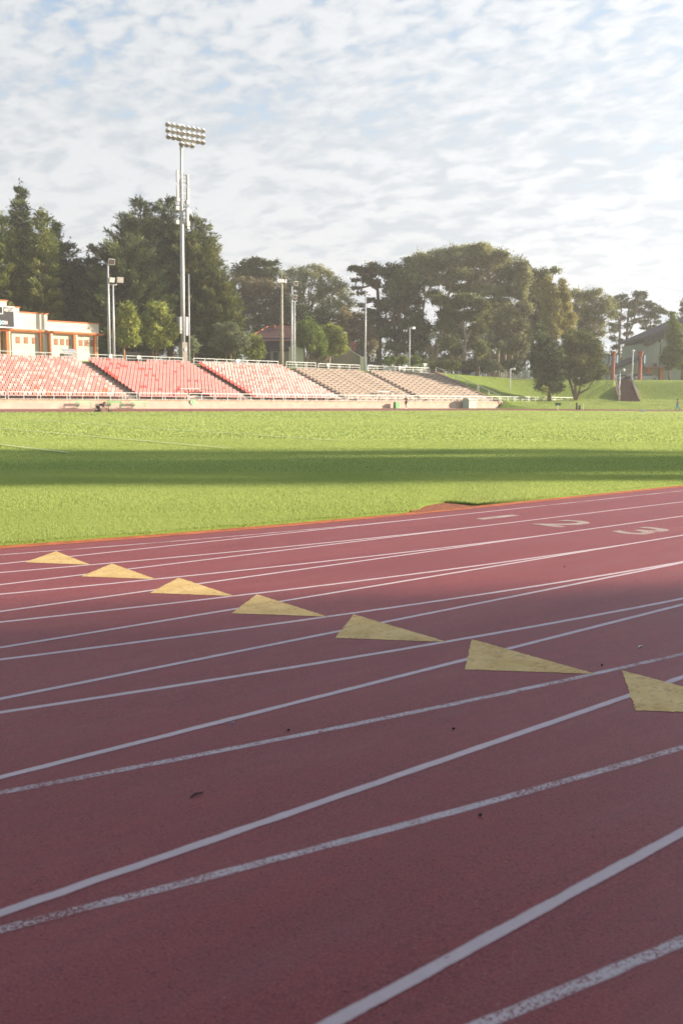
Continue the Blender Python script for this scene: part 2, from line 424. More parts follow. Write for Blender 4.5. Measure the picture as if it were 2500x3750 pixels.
# exchange-zone arrows, one a lane
for k in range(8):
    s0 = [4.20, 4.40, 4.60, 4.78, 4.97, 5.14, 5.31, 5.48][k]
    def pp(s, r):
        a = (s - S0) / R; rad = R + r * LW
        return (S0 + rad * math.sin(a), CY - rad * math.cos(a)) if s < S0 else (s, CY - rad)
    q = [pp(s0, k + .55), pp(s0 + .47, k + .04), pp(s0 + .48, k + 1.01)]
    # subdivide along its length so the sheet follows the track
    qq = []
    for a_, b_ in zip(q, q[1:] + q[:1]):
        n_ = int(math.hypot(b_[0] - a_[0], b_[1] - a_[1]) / .018); nx, ny = (b_[1] - a_[1]), -(b_[0] - a_[0]); ll = math.hypot(nx, ny)
        for i in range(n_): t = i / n_; j = RNG.normal(0, .0028) if i else 0; qq.append((a_[0] + (b_[0] - a_[0]) * t + nx / ll * j, a_[1] + (b_[1] - a_[1]) * t + ny / ll * j))
    flat('arrow_marking', [[(x, y, zt(x, y) + .0012) for x, y in qq]], M['arrow'], track)
def text_mesh(s, size, depth=0, bold=.0):
    cu = bpy.data.curves.new('t', 'FONT'); cu.body = s; cu.size = size; cu.extrude = depth; cu.offset = bold
    cu.align_x = 'CENTER'; cu.align_y = 'CENTER'
    ob = bpy.data.objects.new('t', cu); COL.objects.link(ob); dg = bpy.context.evaluated_depsgraph_get()
    me = bpy.data.meshes.new_from_object(ob.evaluated_get(dg)); bpy.data.objects.remove(ob); bpy.data.curves.remove(cu)
    return me
def pos_text(name, s, size, mtx, m, parent, bold=.0, depth=0, sc_=(1, 1)):
    me = text_mesh(s, size, depth, bold); me.transform(mtx @ Matrix.Diagonal((sc_[0], sc_[1], 1, 1)))
    me.materials.clear(); me.materials.append(m)
    if parent is not None: me.transform(wm(parent).inverted())
    return link(name, me, parent)
for ch, x, y in (('1', 10.65, 8.68), ('2', 10.72, 7.62), ('3', 10.80, 6.54)):
    # numerals read by a runner heading along +x
    pos_text('lane_number', ch, 1.08, Matrix.Translation((x, y, zt(x, y) + .0012)) @ Matrix.Rotation(-PI / 2, 4, 'Z'), M['number'], track, bold=.022, sc_=(1.0, 1))
# dirt notch in the turf beside lane one
T = flat('dirt_patch', [[(x, y, .003) for x, y in ((10.2, 9.76), (11.6, 9.76), (11.75, 10.5), (10.3, 10.5))]], M['dirt']); T['kind'] = 'structure'
NOTCH = ((10.4, 11.7), (9.6, 10.68))

# ---- turf blades (stuff) over the whole visible infield: near ones fine, far ones broad
def blades():
    V = []; 
    def scatter(n, d0, d1, h, w, edge_only=False):
        D = np.sqrt(RNG.uniform(d0 * d0, d1 * d1, n)); uu = RNG.uniform(-.40, .40, n)
        X = D * VIEW.x + uu * D * RIGHT.x; Y = D * VIEW.y + uu * D * RIGHT.y
        # inside the turf edge
        dx = np.where(X < S0, S0 - X, np.where(X > S2, X - S2, 0)); rad = np.hypot(dx, CY - Y)
        jit = RNG.uniform(0, .05, n) + .03 * np.sin(X * 7) * np.sin(X * 2.3)
        k = (rad < GR - jit)
        k &= ~((X > 10.38) & (X < 11.62) & (Y < 10.40 - np.clip(11.0 - X, 0, 1) * .85))
        X, Y = X[k], Y[k]; n = len(X)
        hh = h * RNG.uniform(.5, 1.25, n); ww = w * RNG.uniform(.6, 1.3, n); a = RNG.uniform(0, 2 * PI, n)
        lx, ly = RNG.normal(0, .35, n) * hh, RNG.normal(0, .35, n) * hh
        P = np.zeros((n, 3, 3))
        P[:, 0] = np.stack([X - np.cos(a) * ww / 2, Y - np.sin(a) * ww / 2, np.full(n, .025)], 1)
        P[:, 1] = np.stack([X + np.cos(a) * ww / 2, Y + np.sin(a) * ww / 2, np.full(n, .025)], 1)
        P[:, 2] = np.stack([X + lx, Y + ly, .03 + hh], 1)
        V.append(P)
    scatter(430000, 8.5, 13.5, .024, .0058)
    scatter(400000, 13, 21, .028, .0095)
    scatter(220000, 20, 38, .034, .020)
    scatter(90000, 37, 75, .05, .08)
    scatter(60000, 74, 135, .05, .16)
    def bankscatter(n, u0, u1, d0, d1, h, w):
        D = RNG.uniform(d0, d1, n); uu = RNG.uniform(u0, u1, n); X = D * VIEW.x + uu * D * RIGHT.x; Y = D * VIEW.y + uu * D * RIGHT.y
        dx = np.where(X > S2, X - S2, 0); rad = np.hypot(dx, CY - Y) - R; k = (rad > 10.1) & ((X > 122.6) | (Y > 200)) & (rad < 45); X, Y = X[k], Y[k]
        # keep clear of the stairway
        ax_, ay_ = STA; al = (X - ax_[0]) * ay_[0] + (Y - ax_[1]) * ay_[1]; ac = abs(-(X - ax_[0]) * ay_[1] + (Y - ax_[1]) * ay_[0]); k = ~((ac < 1.7) & (al > -.3) & (al < 18)); X, Y = X[k], Y[k]
        Z = np.array([terrain(a, b) for a, b in zip(X, Y)]); n = len(X)
        hh = h * RNG.uniform(.5, 1.25, n); ww = w * RNG.uniform(.6, 1.3, n); a = RNG.uniform(0, 2 * PI, n); P = np.zeros((n, 3, 3))
        P[:, 0] = np.stack([X - np.cos(a) * ww / 2, Y - np.sin(a) * ww / 2, Z - .03], 1); P[:, 1] = np.stack([X + np.cos(a) * ww / 2, Y + np.sin(a) * ww / 2, Z - .03], 1)
        P[:, 2] = np.stack([X + RNG.normal(0, .35, n) * hh, Y + RNG.normal(0, .35, n) * hh, Z + hh], 1); V.append(P)
    fa, fb = at(2303, 1465, 163), at(2276, 1397, 178); q = Vector((fb.x - fa.x, fb.y - fa.y)).normalized(); STA = ((fa.x, fa.y), (q.x, q.y))
    bankscatter(190000, .09, .38, 125, 190, .06, .12)
    P = np.concatenate(V).reshape(-1, 3); n = len(P) // 3
    me = bpy.data.meshes.new('turf_blades'); me.vertices.add(n * 3); me.vertices.foreach_set('co', P.ravel())
    me.loops.add(n * 3); me.loops.foreach_set('vertex_index', np.arange(n * 3, dtype=np.int32))
    me.polygons.add(n); me.polygons.foreach_set('loop_start', np.arange(0, n * 3, 3, dtype=np.int32))
    at_ = me.attributes.new('tint', 'FLOAT', 'POINT'); c = P[::3]
    patch = .5 + .09 * np.sin(c[:, 0] * .9 + 1.3 * np.sin(c[:, 1] * .5)) * np.sin(c[:, 1] * 1.1 + np.sin(c[:, 0] * .7)) 
    at_.data.foreach_set('value', np.repeat(np.clip(patch + RNG.normal(0, .16, n), 0, 1), 3).astype(np.float32))
    me.materials.append(M['blade']); me.update(); me.validate()
    o = link('grass_blades', me); tag(o, 'short bright green turf growing over the whole infield', 'grass', kind='stuff')
blades()
# faint worn pitch lines on the infield
chalk = mat('faded_chalk', (.60, .66, .40), .9)
for (u0, v0, u1, v1) in ((-120, 1561, 837, 1646), (-150, 1613, 251, 1663), (84, 1539, 1250, 1618), (-100, 1534, 500, 1553)):
    p, q = on_z(u0, v0, .03), on_z(u1, v1, .03); d = (q - p).normalized(); s_ = Vector((-d.y, d.x, 0)) * .055; p.z = q.z = .078
    o = flat('pitch_line', [[p + s_, q + s_, q - s_, p - s_]], chalk); o['kind'] = 'structure'

# ---- terrain beyond the far side: apron, embankment and the plateau that carries the trees
xs = frange(-60, 120, 6)[:-1] + frange(121.3, 143, 1.2) + frange(143.4, 162, .4) + frange(163, 200, 1.2) + frange(206, 700, 30)
ys = frange(20, 84, 3) + frange(85, 106, .4) + frange(106.9, 132, .9) + frange(138, 700, 30)
fa, fb = at(2303, 1465, 163), at(2276, 1397, 178); fa.z = terrain(fa.x, fa.y) - .05; fb.z = 5.08     # foot and head of the stairway
ST_D = Vector((fb.x - fa.x, fb.y - fa.y)); ST_L = ST_D.length; ST_D.normalize()
rows = []
for y in ys:
    row = []
    for x in xs:
        z = terrain(x, y); d = rdist(x, y)
        if d < 9.9 and not (x < 121.9 and y > 96): z = min(z, -.1)
        al = (x - fa.x) * ST_D.x + (y - fa.y) * ST_D.y; ac = abs(-(x - fa.x) * ST_D.y + (y - fa.y) * ST_D.x)
        if ac < 1.45 and -.5 < al < ST_L + .3: z = min(z, fa.z + (fb.z - fa.z) * al / ST_L - .35)
        if d > 12: z += .05 * noise.noise(Vector((x * .3, y * .3, 0)))
        row.append((x, y, z))
    rows.append(row)
hill = grid_mesh('embankment', rows, M['bankgrass'], kind='structure')
m = MB(); m.box(-30, 121.9, 98.45, 99.0, .02, .135, M['apron']); o = m.build('footpath'); o['kind'] = 'structure'

# ------------------------------------------------------------------ grandstand terraces
NR = 16; TR = .78; RISE = .28; Y0 = 99.55; Z0 = 1.10
def rowz(i): return Z0 + RISE * i
stand = empty('grandstand', (20, 99, .1), 'long stepped concrete terrace rising behind the pale front wall across the field', 'grandstand')
m = MB()
for i in range(NR):
    m.box(-20, 121.3, Y0 + TR * i, Y0 + TR * (i + 1) - .002, .0, rowz(i) - .0005 * i, M['concrete'])
m.box(-20, 121.3, Y0 + TR * NR, 114.6, 0, rowz(NR - 1) + .25, M['concrete'])
m.build('terrace', stand)
m = MB(); m.box(-20, 121.9, 99.0, 99.28, 0, .72, M['wallc']); m.box(-20, 121.9, 99.05, 99.29, .72, 1.06, M['wallc2']); m.box(-20, 121.9, 98.97, Y0, 1.06, 1.11, M['wallc2'])
m.build('front_wall', stand)
m = MB(); pr = [(121.3, 99.0, 0), (121.3, 99.0, 1.35), (121.3, 100.2, 1.5), (121.3, Y0 + TR * NR, rowz(NR) + .2), (121.3, 114.6, rowz(NR) + .2), (121.3, 114.6, 0)]
m.prism(pr, (.45, 0, 0), M['brick' if 0 else 'stairwall']); m.build('side_wall', stand)
for a in (58.35, 74.5, 90.0, 104.7, 42.4):      # narrow steps in the aisles
    m = MB()
    for i in range(NR):
        m.box(a - .6, a + .6, Y0 + TR * i - .28, Y0 + TR * i, rowz(i) - .4, rowz(i) - .14, M['concrete'])
    m.build('aisle_steps', stand)
# low wall of the ramp that carries on beyond the stand
rw = MB(); rw.prism([(121.92, 98.9, .0), (121.92, 98.9, 1.06), (134, 98.9, 1.02), (148, 98.9, 1.0), (148, 98.9, .3)], (0, .3, 0), M['wallc2'])
tag(rw.build('low_wall'), 'low tan wall under the railing, tapering away right of the stand', 'wall')

# ---- seats
def seat_parts(cback, cpan, folded=False, w=.46):
    b = MB(); p = MB(); l = MB()
    n = 5
    def shell(mb, prof, m_):          # prof: list of (y, z, halfwidth, dish)
        vs = []; fs = []
        for (y, z, hw, dish) in prof:
            for k in range(n):
                t = -1 + 2 * k / (n - 1); vs.append((t * hw, y - dish * (t * t) , z + (dish * .5) * t * t))
        for (y, z, hw, dish) in prof:
            for k in range(n):
                t = -1 + 2 * k / (n - 1); vs.append((t * hw * .98, y + .022, z - .018))
        r = len(prof)
        for a in range(r - 1):
            for k in range(n - 1):
                i = a * n + k; fs.append((i, i + 1, i + n + 1, i + n)); j = i + r * n; fs.append((j, j + n, j + n + 1, j + 1))
        for k in range(n - 1):
            fs.append((k, k + r * n, k + 1 + r * n, k + 1)); e = (r - 1) * n + k; fs.append((e, e + 1, e + 1 + r * n, e + r * n))
        for a in range(r - 1):
            for e in (0, n - 1):
                i = a * n + e; fs.append((i, i + n, i + n + r * n, i + r * n))
        mb.add(vs, fs, m_)
    hw = w / 2
    shell(b, [(.42, .45, hw * .72, .03), (.46, .56, hw * .82, .05), (.50, .68, hw * .84, .05), (.53, .78, hw * .76, .04), (.54, .81, hw * .6, .02)], M[cback])
    shell(p, [(.02, .36, hw * .85, 0), (.05, .42, hw * .97, 0), (.22, .41, hw, .0), (.40, .42, hw * .95, .02), (.43, .46, hw * .9, .03)], M[cpan])
    l.bar((0, .25, 0), (0, .28, .40), .07, .05, M['seatleg']); l.bar((0, .12, .02), (0, .42, .02), .07, .03, M['seatleg']); l.bar((-.16, .24, .39), (.16, .24, .39), .05, .03, M['seatleg'])
    return b, p, l
KINDS = {'pink': ('seatpink', 'seatrose'), 'chalk': ('seatpink2', 'seatrose'), 'orange': ('seatorange', 'seatorange'), 'pinko': ('seatpink', 'seatorange'),
         'redp': ('seatrose', 'seatred'), 'red': ('seatred', 'seatorange'), 'pinkred': ('seatpink', 'seatred'), 'chalkred': ('seatpink2', 'seatred'), 'roser': ('seatrose', 'seatrose')}
PM = {}
for k, (a, b_) in KINDS.items():
    PM[k] = [x.mesh(nm, nm != 'legs') for x, nm in zip(seat_parts(a, b_), ('backrest', 'seat_pan', 'legs'))]
blocks = [('left', 42.9, 57.7, .505), ('middle', 59.1, 73.9, .505), ('right', 75.1, 89.5, .505), ('far left', 27.5, 41.9, .505)]
seats = []      # (block, row, number, x, y, z, kind)
sr = random.Random(3)
for bn, x0, x1, pitch in blocks:
    n = int((x1 - x0) / pitch)
    for i in range(NR):
        for j in range(n):
            x = x0 + pitch * (j + .5); z = rowz(i); y = Y0 + TR * i + .12
            if bn == 'middle' and i <= 1 and 65.5 < x < 68.7 - i * .4: continue
            if bn == 'middle' and i == NR - 1 and 64.0 < x < 67.4: continue
            q = sr.random(); w_ = noise.noise(Vector((x * .35, i * .6, 2)))
            if bn in ('left', 'far left'):
                k = 'chalk' if q < .36 else 'pink' if q < .66 else 'pinko' if (q < .95 and w_ > -.25) else 'pink' if q < .985 else 'orange'
            elif bn == 'middle':
                k = 'redp' if q < .52 else 'pinkred' if q < .86 else 'red' if (w_ > .12 or q > .97) else 'redp'
                if j == 0 and i in (8, 9, 10): k = 'red'
            else:
                k = 'chalkred' if q < .72 else 'pinkred' if q < .93 else 'roser'
                if j == 0: k = 'red'
            P = Vector((x, y, z)); dp = (P - CAM); dep = dp.x * .6645 + dp.y * .7385; lat = dp.x * .744 - dp.y * .668
            if lat / dep < -.46 or (bn == 'far left' and lat / dep < -.40): continue
            seats.append((dep if lat / dep > -.3415 else 1e6 + dep, bn, i, j + 1, x, y, z, k))
seats.sort()
ordn = lambda k: {1: 'front', 2: 'second', 3: 'third', 4: 'fourth', 5: 'fifth', 6: 'sixth', 7: 'seventh', 8: 'eighth', 9: 'ninth', 10: 'tenth', 11: 'eleventh', 12: 'twelfth', 13: 'thirteenth', 14: 'fourteenth', 15: 'fifteenth', 16: 'topmost'}[k]
CW = {'pink': 'faded pink', 'chalk': 'chalky pale pink', 'orange': 'bright orange', 'pinko': 'faded pink seat, orange pan,', 'redp': 'rosy red', 'red': 'bright red', 'pinkred': 'pink-backed red', 'chalkred': 'whitish red', 'roser': 'rose red'}
nper = int((57.7 - 42.9) / .505)
for sidx, (dep, bn, i, j, x, y, z, k) in enumerate(seats[:300]):
    nfr = nper - j + 1
    cw = CW[k]; head = (cw + ' seat') if 'seat' not in cw else cw.rstrip(',')
    e = empty('stadium_seat', (x, y, z), f'{head}, {ordn(i + 1)} row, {nfr} places left of the stairs, {bn} block', 'seat', 'plastic seats in rows on the stand')
    for me, nm in zip(PM[k], ('backrest', 'seat_pan', 'legs')):
        link(nm, me, e)
# all remaining seats of the stand
VV = []; FF = []; MI = []; off = 0; mats = []
proto = {}
for k in KINDS:
    vs = []; fs = []; ms = []
    for me in PM[k]:
        b0 = len(vs); vs += [tuple(v.co) for v in me.vertices]
        for p in me.polygons: fs.append([b0 + q for q in p.vertices]); ms.append(me.materials[0].name)
    proto[k] = (np.array(vs), fs, ms)
mnames = []
for (dep, bn, i, j, x, y, z, k) in seats[300:]:
    vs, fs, ms = proto[k]; VV.append(vs + np.array((x, y, z)))
    for f, mm in zip(fs, ms):
        FF.append([off + q for q in f])
        if mm not in mnames: mnames.append(mm)
        MI.append(mnames.index(mm))
    off += len(vs)
me = bpy.data.meshes.new('stadium_seats'); me.from_pydata(np.concatenate(VV).tolist(), [], FF)
for mm in mnames: me.materials.append(bpy.data.materials[mm])
me.polygons.foreach_set('material_index', MI); me.polygons.foreach_set('use_smooth', [True] * len(FF))
tag(link('stadium_seats', me), 'red and pink plastic seats filling the middle and right blocks of the stand', 'seats', kind='stuff')

# ---- timber bench rows of the two right blocks
def bench_row(x0, x1, i, label):
    y = Y0 + TR * i + .18; z = rowz(i)
    e = empty('bench_row', ((x0 + x1) / 2, y, z), label, 'bench', 'timber bench rows on the stand')
    w = MB(); w.box(x0, x1, y, y + .30, z + .34, z + .415, M['bench']); w.build('seat', e)
    w = MB(); w.box(x0 + .03, x1 - .03, y + .05, y + .27, z, z + .335, M['concrete']); w.build('riser', e)
    n = int((x1 - x0) / 1.22)
    for q in range(n + 1):
        xx = x0 + .1 + (x1 - x0 - .3) * q / n
        l = MB(); l.box(xx, xx + .09, y + .01, y + .26, z, z + .335, M['benchiron']); l.box(xx - .08, xx + .26, y - .012, y + .01, z + .24, z + .335, M['benchiron']); l.build('leg', e)
for i in range(NR):
    rn = ordn(i + 1)
    a0, a1 = (91.3, 103.6) if i != 0 else (92.6, 98.0)
    if i == 0: a0, a1 = 92.2, 97.3
    bench_row(a0 , a1, i, f'pale timber bench, {rn} row of the block left of the sloping concrete aisle')
    if i < 15: bench_row(106.0, 120.6 , i, f'pale timber bench, {rn} row of the last block beside the grass bank')
    else: bench_row(106.0, 116.5, i, 'pale timber bench, topmost row of the last block, stopping before the end wall')

# ---- railings
def railing(name, pts, label, h=.78, post=1.75, double=True, mids=(.42,), mm='galv', w=.055, low=True, group='steel railings of the stand'):
    P = [Vector(p) for p in pts]
    e = empty(name, tuple(P[0]), label, 'railing', group)
    L = [0]
    for a, b in zip(P, P[1:]): L.append(L[-1] + (b - a).length)
    def atl(s):
        for i in range(len(P) - 1):
            if s <= L[i + 1] + 1e-6: return P[i].lerp(P[i + 1], (s - L[i]) / (L[i + 1] - L[i]))
        return P[-1]
    up = Vector((0, 0, 1))
    for nm, hh, ww in [('top_rail', h, w * 1.25)] + [('mid_rail', q * h / .78, w * .7) for q in mids] + ([('bottom_rail', .06, w * .6)] if low else []):
        r = MB()
        for a, b in zip(P, P[1:]): r.bar(a + up * hh, b + up * hh, ww, ww, M[mm])
        r.build(nm, e)
    n = max(1, round(L[-1] / post)); d = .0
    for i in range(n + 1):
        ss = L[-1] * i / n
        offs = (-.17, .17) if (double and i % 2 == 0 and 0 < i < n) else (0,)
        for o_ in offs:
            p = atl(min(L[-1], max(0, ss + o_))); r = MB(); r.box(p.x - w / 2, p.x + w / 2, p.y - w / 2, p.y + w / 2, p.z - .02, p.z + hh_(h), M[mm]); r.build('post', e)
    return e
hh_ = lambda h: h - .02
fr = [(43.4, 58.3, 'in front of the left seat block above the green benches'), (58.6, 65.0, 'at the front, from the green benches to the raised gateway rail'), (68.9, 89.9, 'in front of the whitish red seat block'),
      (90.2, 97.3, 'in front of the left half of the timber benches'), (100.9, 121.6, 'at the front, between the runner and the end wall'), (122.0, 146.2, 'standing on the low tan wall right of the stand')]
for a, b, t in fr: railing('steel_railing', [(a, 99.12, 1.10), (b, 99.12, 1.10)], 'pale steel railing ' + t)
railing('steel_railing', [(30, 99.12, 1.10), (43.1, 99.12, 1.10)], 'pale steel railing cut by the left edge of the photo, front of the stand')
for a, b, t in ((65.2, 68.7, 'among the red seats'), (97.5, 100.7, 'beside the green box and the runner')):
    e = railing('steel_railing', [(a, 99.12, 1.10), (b, 99.12, 1.10)], 'short lower railing across the gateway ' + t, mids=(.42,))
    e = railing('gateway_rail', [(a - .1, 99.3, 1.12), (a + .3, 101.6, 1.38), (b - .3, 101.6, 1.38), (b + .1, 99.3, 1.12)], 'raised steel rail around the stair gateway ' + t, h=1.05, post=1.7, double=False, mids=(), low=False)
TZ = 5.80
def us(u): return on_y(u, 1330, 113.5).x
def toprail(u0, u1, label, z=TZ):
    x0, x1 = us(u0), us(u1)
    railing('steel_railing', [(x0, 113.5, z), (x1, 113.5, z)], label, post=1.9)
toprail(-60, 268, 'thin steel railing above the left block in front of the cream building')
toprail(311, 452, 'steel railing above the red seats at the foot of the twin lamp poles')
toprail(464, 671, 'steel railing above the red seats left of the tall floodlight mast')
toprail(709, 1018, 'steel railing above the whitish red seats')
toprail(1048, 1156, 'steel railing above the benches in front of the bright white wall')
toprail(1165, 1316, 'steel railing above the benches in front of the shaded beige gable', 5.72)
toprail(1347, 1574, 'steel railing above the last benches, ending beside the pale cabinet', 5.68)
railing('handrail', [(122.0, 112.8, 5.8), (122.0, 99.3, 1.28)], 'sloping steel handrail running down the end wall beside the grass bank', post=2.35, h=.82, mids=(), low=False)
# number plates on the rails
for u, t, z in ((60, 'in front of the cream building', TZ), (405, 'above the stairs by the lamp poles', TZ), (507, 'left of the two round trees', TZ), (868, 'right of the small round tree', TZ), (1199, 'in front of the beige gable', 5.72), (1461, 'near the end of the stand', 5.68)):
    x = us(u); m = MB(); m.box(x - .22, x + .22, 113.38, 113.43, z + .42, z + .86, M['white']); m.box(x - .03, x + .03, 113.39, 113.45, z - .02, z + .42, M['galv'])
    tag(m.build('sign_plate'), 'small blank white plate on the top railing ' + t, 'sign', 'white plates on the top railing')

# ------------------------------------------------------------------ cream building with the scoreboard
BY = 119.0; BX = 64.4
b = empty('stand_building', (57, BY, 5.75), 'cream single-storey building with orange pilasters and stepped parapet behind the left block', 'building')
m = MB(); m.box(52.75, BX, BY, BY + 9, 5.75, 9.2, M['plaster']); m.box(30, 48.2, BY, BY + 9, 5.75, 9.2, M['plaster'])
m.box(48.2, 52.75, BY + 2.6, BY + 9, 5.75, 9.2, M['ochre']); m.build('wall', b)
m = MB(); m.box(51.4, 52.5, BY + 2.54, BY + 2.6, 5.75, 8.1, M['orange']); m.build('door', b)
m = MB(); m.box(30, BX + .4, BY - .45, BY + 9.4, 9.2, 9.32, M['orange']); m.box(30, BX + .55, BY - .6, BY + 9.4, 9.32, 9.52, M['orange']); m.box(30, BX, BY - .2, BY + 9, 9.52, 9.63, M['plaster']); m.build('cornice', b)
for (x0, x1, z1, dy) in ((57.45, BX + .12, 10.72, .0), (53.75, 57.43, 11.55, -.05), (52.2, 53.73, 12.1, -.15), (30, 52.18, 12.8, -.1)):
    w = MB(); w.box(x0, x1, BY + dy, BY + 8.9, 9.62, z1, M['plaster']); p = w.build('parapet', b)
    w = MB(); w.box(x0 - .05, x1 + .1, BY + dy - .1, BY + 9, z1, z1 + .12, M['orange']); w.build('coping', p)
zz = lambda v: on_y(250, v, BY).z
for x in (50.9, 52.2, 56.55, 57.65, 61.05, 64.0):
    m = MB(); m.box(x - .27, x + .02, BY - .36, BY, 5.75, 9.2, M['orange']); m.build('pilaster', b)
    m = MB(); m.tube([(x + .12, BY - .2, 5.75), (x + .12, BY - .2, 9.0), (x + .12, BY - .2, 9.2)], [.15, .15, .22], M['plaster'], 10); m.build('column', b, True)  # white column added for the sunlit right face of the orange pilaster
for x in (53.55, 54.6, 55.65, 58.55, 59.4, 60.25, 61.95, 62.75, 63.5):
    for_ = MB(); for_.box(x - .3, x + .3, BY - .02, BY + .03, 7.78, 8.66, M['plaster']); wf = for_.build('window', b)
    m = MB(); m.box(x - .27, x + .25, BY - .045, BY - .021, 7.82, 8.62, M['brownpanel']); m.build('shutter', wf)
# scoreboard
sb = empty('scoreboard', (50.2, BY - .9, 9.7), 'black scoreboard in a white frame lettered VISITOR on the cream parapet', 'scoreboard')
def bx(u): return on_y(u, 1160, BY - .9).x
def bz(v): return on_y(30, v, BY - .9).z
x1 = bx(50); m = MB(); m.box(40, x1, BY - .98, BY - .15, bz(1197), bz(1126), M['black']); m.build('panel', sb)
m = MB()
for (a, c, d, e_) in ((40, x1 + .12, bz(1126), bz(1126) + .14), (40, x1 + .12, bz(1197) - .14, bz(1197)), (x1, x1 + .12, bz(1197), bz(1126))): m.box(a, c, BY - 1.02, BY - .12, d, e_, M['white'])
m.build('frame', sb)
m = MB(); x2 = bx(11); m.box(46, x2, BY - 1.06, BY - .98, bz(1149) - .1, bz(1149), M['white']); m.box(x2 - .1, x2, BY - 1.06, BY - .98, bz(1149), bz(1126), M['white']); m.build('clock_frame', sb)
RX = Matrix.Rotation(PI / 2, 4, 'X')
pos_text('lettering', 'VISITOR', .52, Matrix.Translation((bx(33), BY - 1.0, bz(1136))) @ RX, M['white'], sb, bold=.015, depth=.01, sc_=(.66, 1))
pos_text('lettering', 'ON', .58, Matrix.Translation((bx(16), BY - 1.0, bz(1183))) @ RX, M['white'], sb, bold=.03, depth=.01, sc_=(.8, 1))
m = MB(); m.tube([(bx(-4), BY - .98, bz(1183)), (bx(-4), BY - 1.03, bz(1183))], .34, M['cyan'], 16); m.build('badge', sb)

# ------------------------------------------------------------------ masts, lamp poles
def pole(e, x, y, z0, z1, r0, r1, m_='pole', seg=10):
    m = MB(); m.tube([(x, y, z0), (x, y, z0 + (z1 - z0) * .5), (x, y, z1)], [r0, (r0 + r1) / 2, r1], M[m_], seg); return m.build('pole', e, True)
fx, fy = 75.4, 116.0
fl = empty('floodlight_mast', (fx, fy, 5.7), 'tall grey floodlight mast with four rows of round lamps and telecom boxes', 'floodlight')
m = MB(); m.box(fx - .44, fx + .44, fy - .42, fy + .42, 5.5, 8.75, M['poleconc']); pl = m.build('plinth', fl)
m = MB(); m.box(fx - .05, fx + .22, fy - .53, fy - .5, 7.6, 8.0, M['white']); m.build('notice', pl)
m = MB(); m.tube([(fx, fy, 8.75), (fx, fy, 16), (fx, fy, 24.0), (fx, fy, 24.3), (fx, fy, 31), (fx, fy, 34.5)], [.31, .29, .26, .20, .18, .15], M['pole'], 14); m.build('pole', fl, True)
def fz(v): return on_y(665, v, fy).z
for dx, z0, z1 in ((-.58, fz(1222), fz(1161)), (.52, fz(1228), fz(1160))):
    m = MB(); m.box(fx + dx - .19, fx + dx + .20, fy - .3, fy + .3, z0, z1, M['pole']); m.bar((fx + dx, fy, z0 + .4), (fx, fy, z0 + .4), .1, .1, M['pole']); m.bar((fx + dx, fy, z1 - .3), (fx, fy, z1 - .3), .1, .1, M['pole']); m.build('cabinet', fl)
def fz(v): return on_y(665, v, fy).z
for dx, dy, v0, v1, w in ((-.75, -.2, 628, 670, .28), (-.75, -.2, 682, 724, .28), (1.10, .15, 634, 672, .20), (1.10, .15, 684, 728, .24)):
    m = MB(); m.box(fx + dx - w / 2, fx + dx + w / 2, fy + dy - .12, fy + dy + .12, fz(v1), fz(v0), M['lampcase']); 
    for q in (.15, .85): zq = fz(v1) * (1 - q) + fz(v0) * q; m.bar((fx + dx, fy + dy, zq), (fx, fy, zq), .05, .05, M['darkmetal'])
    m.build('antenna', fl)
for dx, dy, v, w, h in ((-.75, -.2, 735, .42, .42), (.8, -.1, 738, .45, .5), (-.85, -.2, 766, .5, .48), (.75, -.2, 768, .4, .45), (1.25, .1, 770, .36, .5), (-.8, -.1, 816, .42, .52), (.85, -.1, 816, .48, .6), (.55, -.45, 790, .3, 1.6), (.75, -.3, 833, .35, .3)):
    z = fz(v); m = MB(); m.box(fx + dx - w / 2, fx + dx + w / 2, fy + dy - .2, fy + dy + .2, z - h / 2, z + h / 2, M['lampcase'] if v != 833 else M['pole']); m.bar((fx + dx, fy + dy, z), (fx, fy, z), .07, .07, M['darkmetal']); m.build('radio_unit', fl)
m = MB()
for k in range(14): z = fz(835) + (fz(640) - fz(835)) * k / 13; m.bar((fx - .1, fy - .3, z), (fx + .75, fy - .3, z), .035, .035, M['darkmetal'])
m.tube([(fx + .55, fy - .3, fz(640)), (fx + .6, fy - .3, fz(700)), (fx + .5, fy - .35, fz(760)), (fx + .6, fy - .3, fz(850))], .045, M['darkmetal'], 5); m.tube([(fx - .45, fy - .3, fz(660)), (fx - .5, fy - .3, fz(850))], .04, M['darkmetal'], 5); m.build('cable_ladder', fl)
m = MB(); m.tube([(fx, fy, fz(548)), (fx, fy, fz(545))], .24, M['pole'], 10)
m.box(fx - .14, fx + .14, fy - .14, fy + .14, fz(545), fz(455), M['pole']); m.build('head_post', fl)
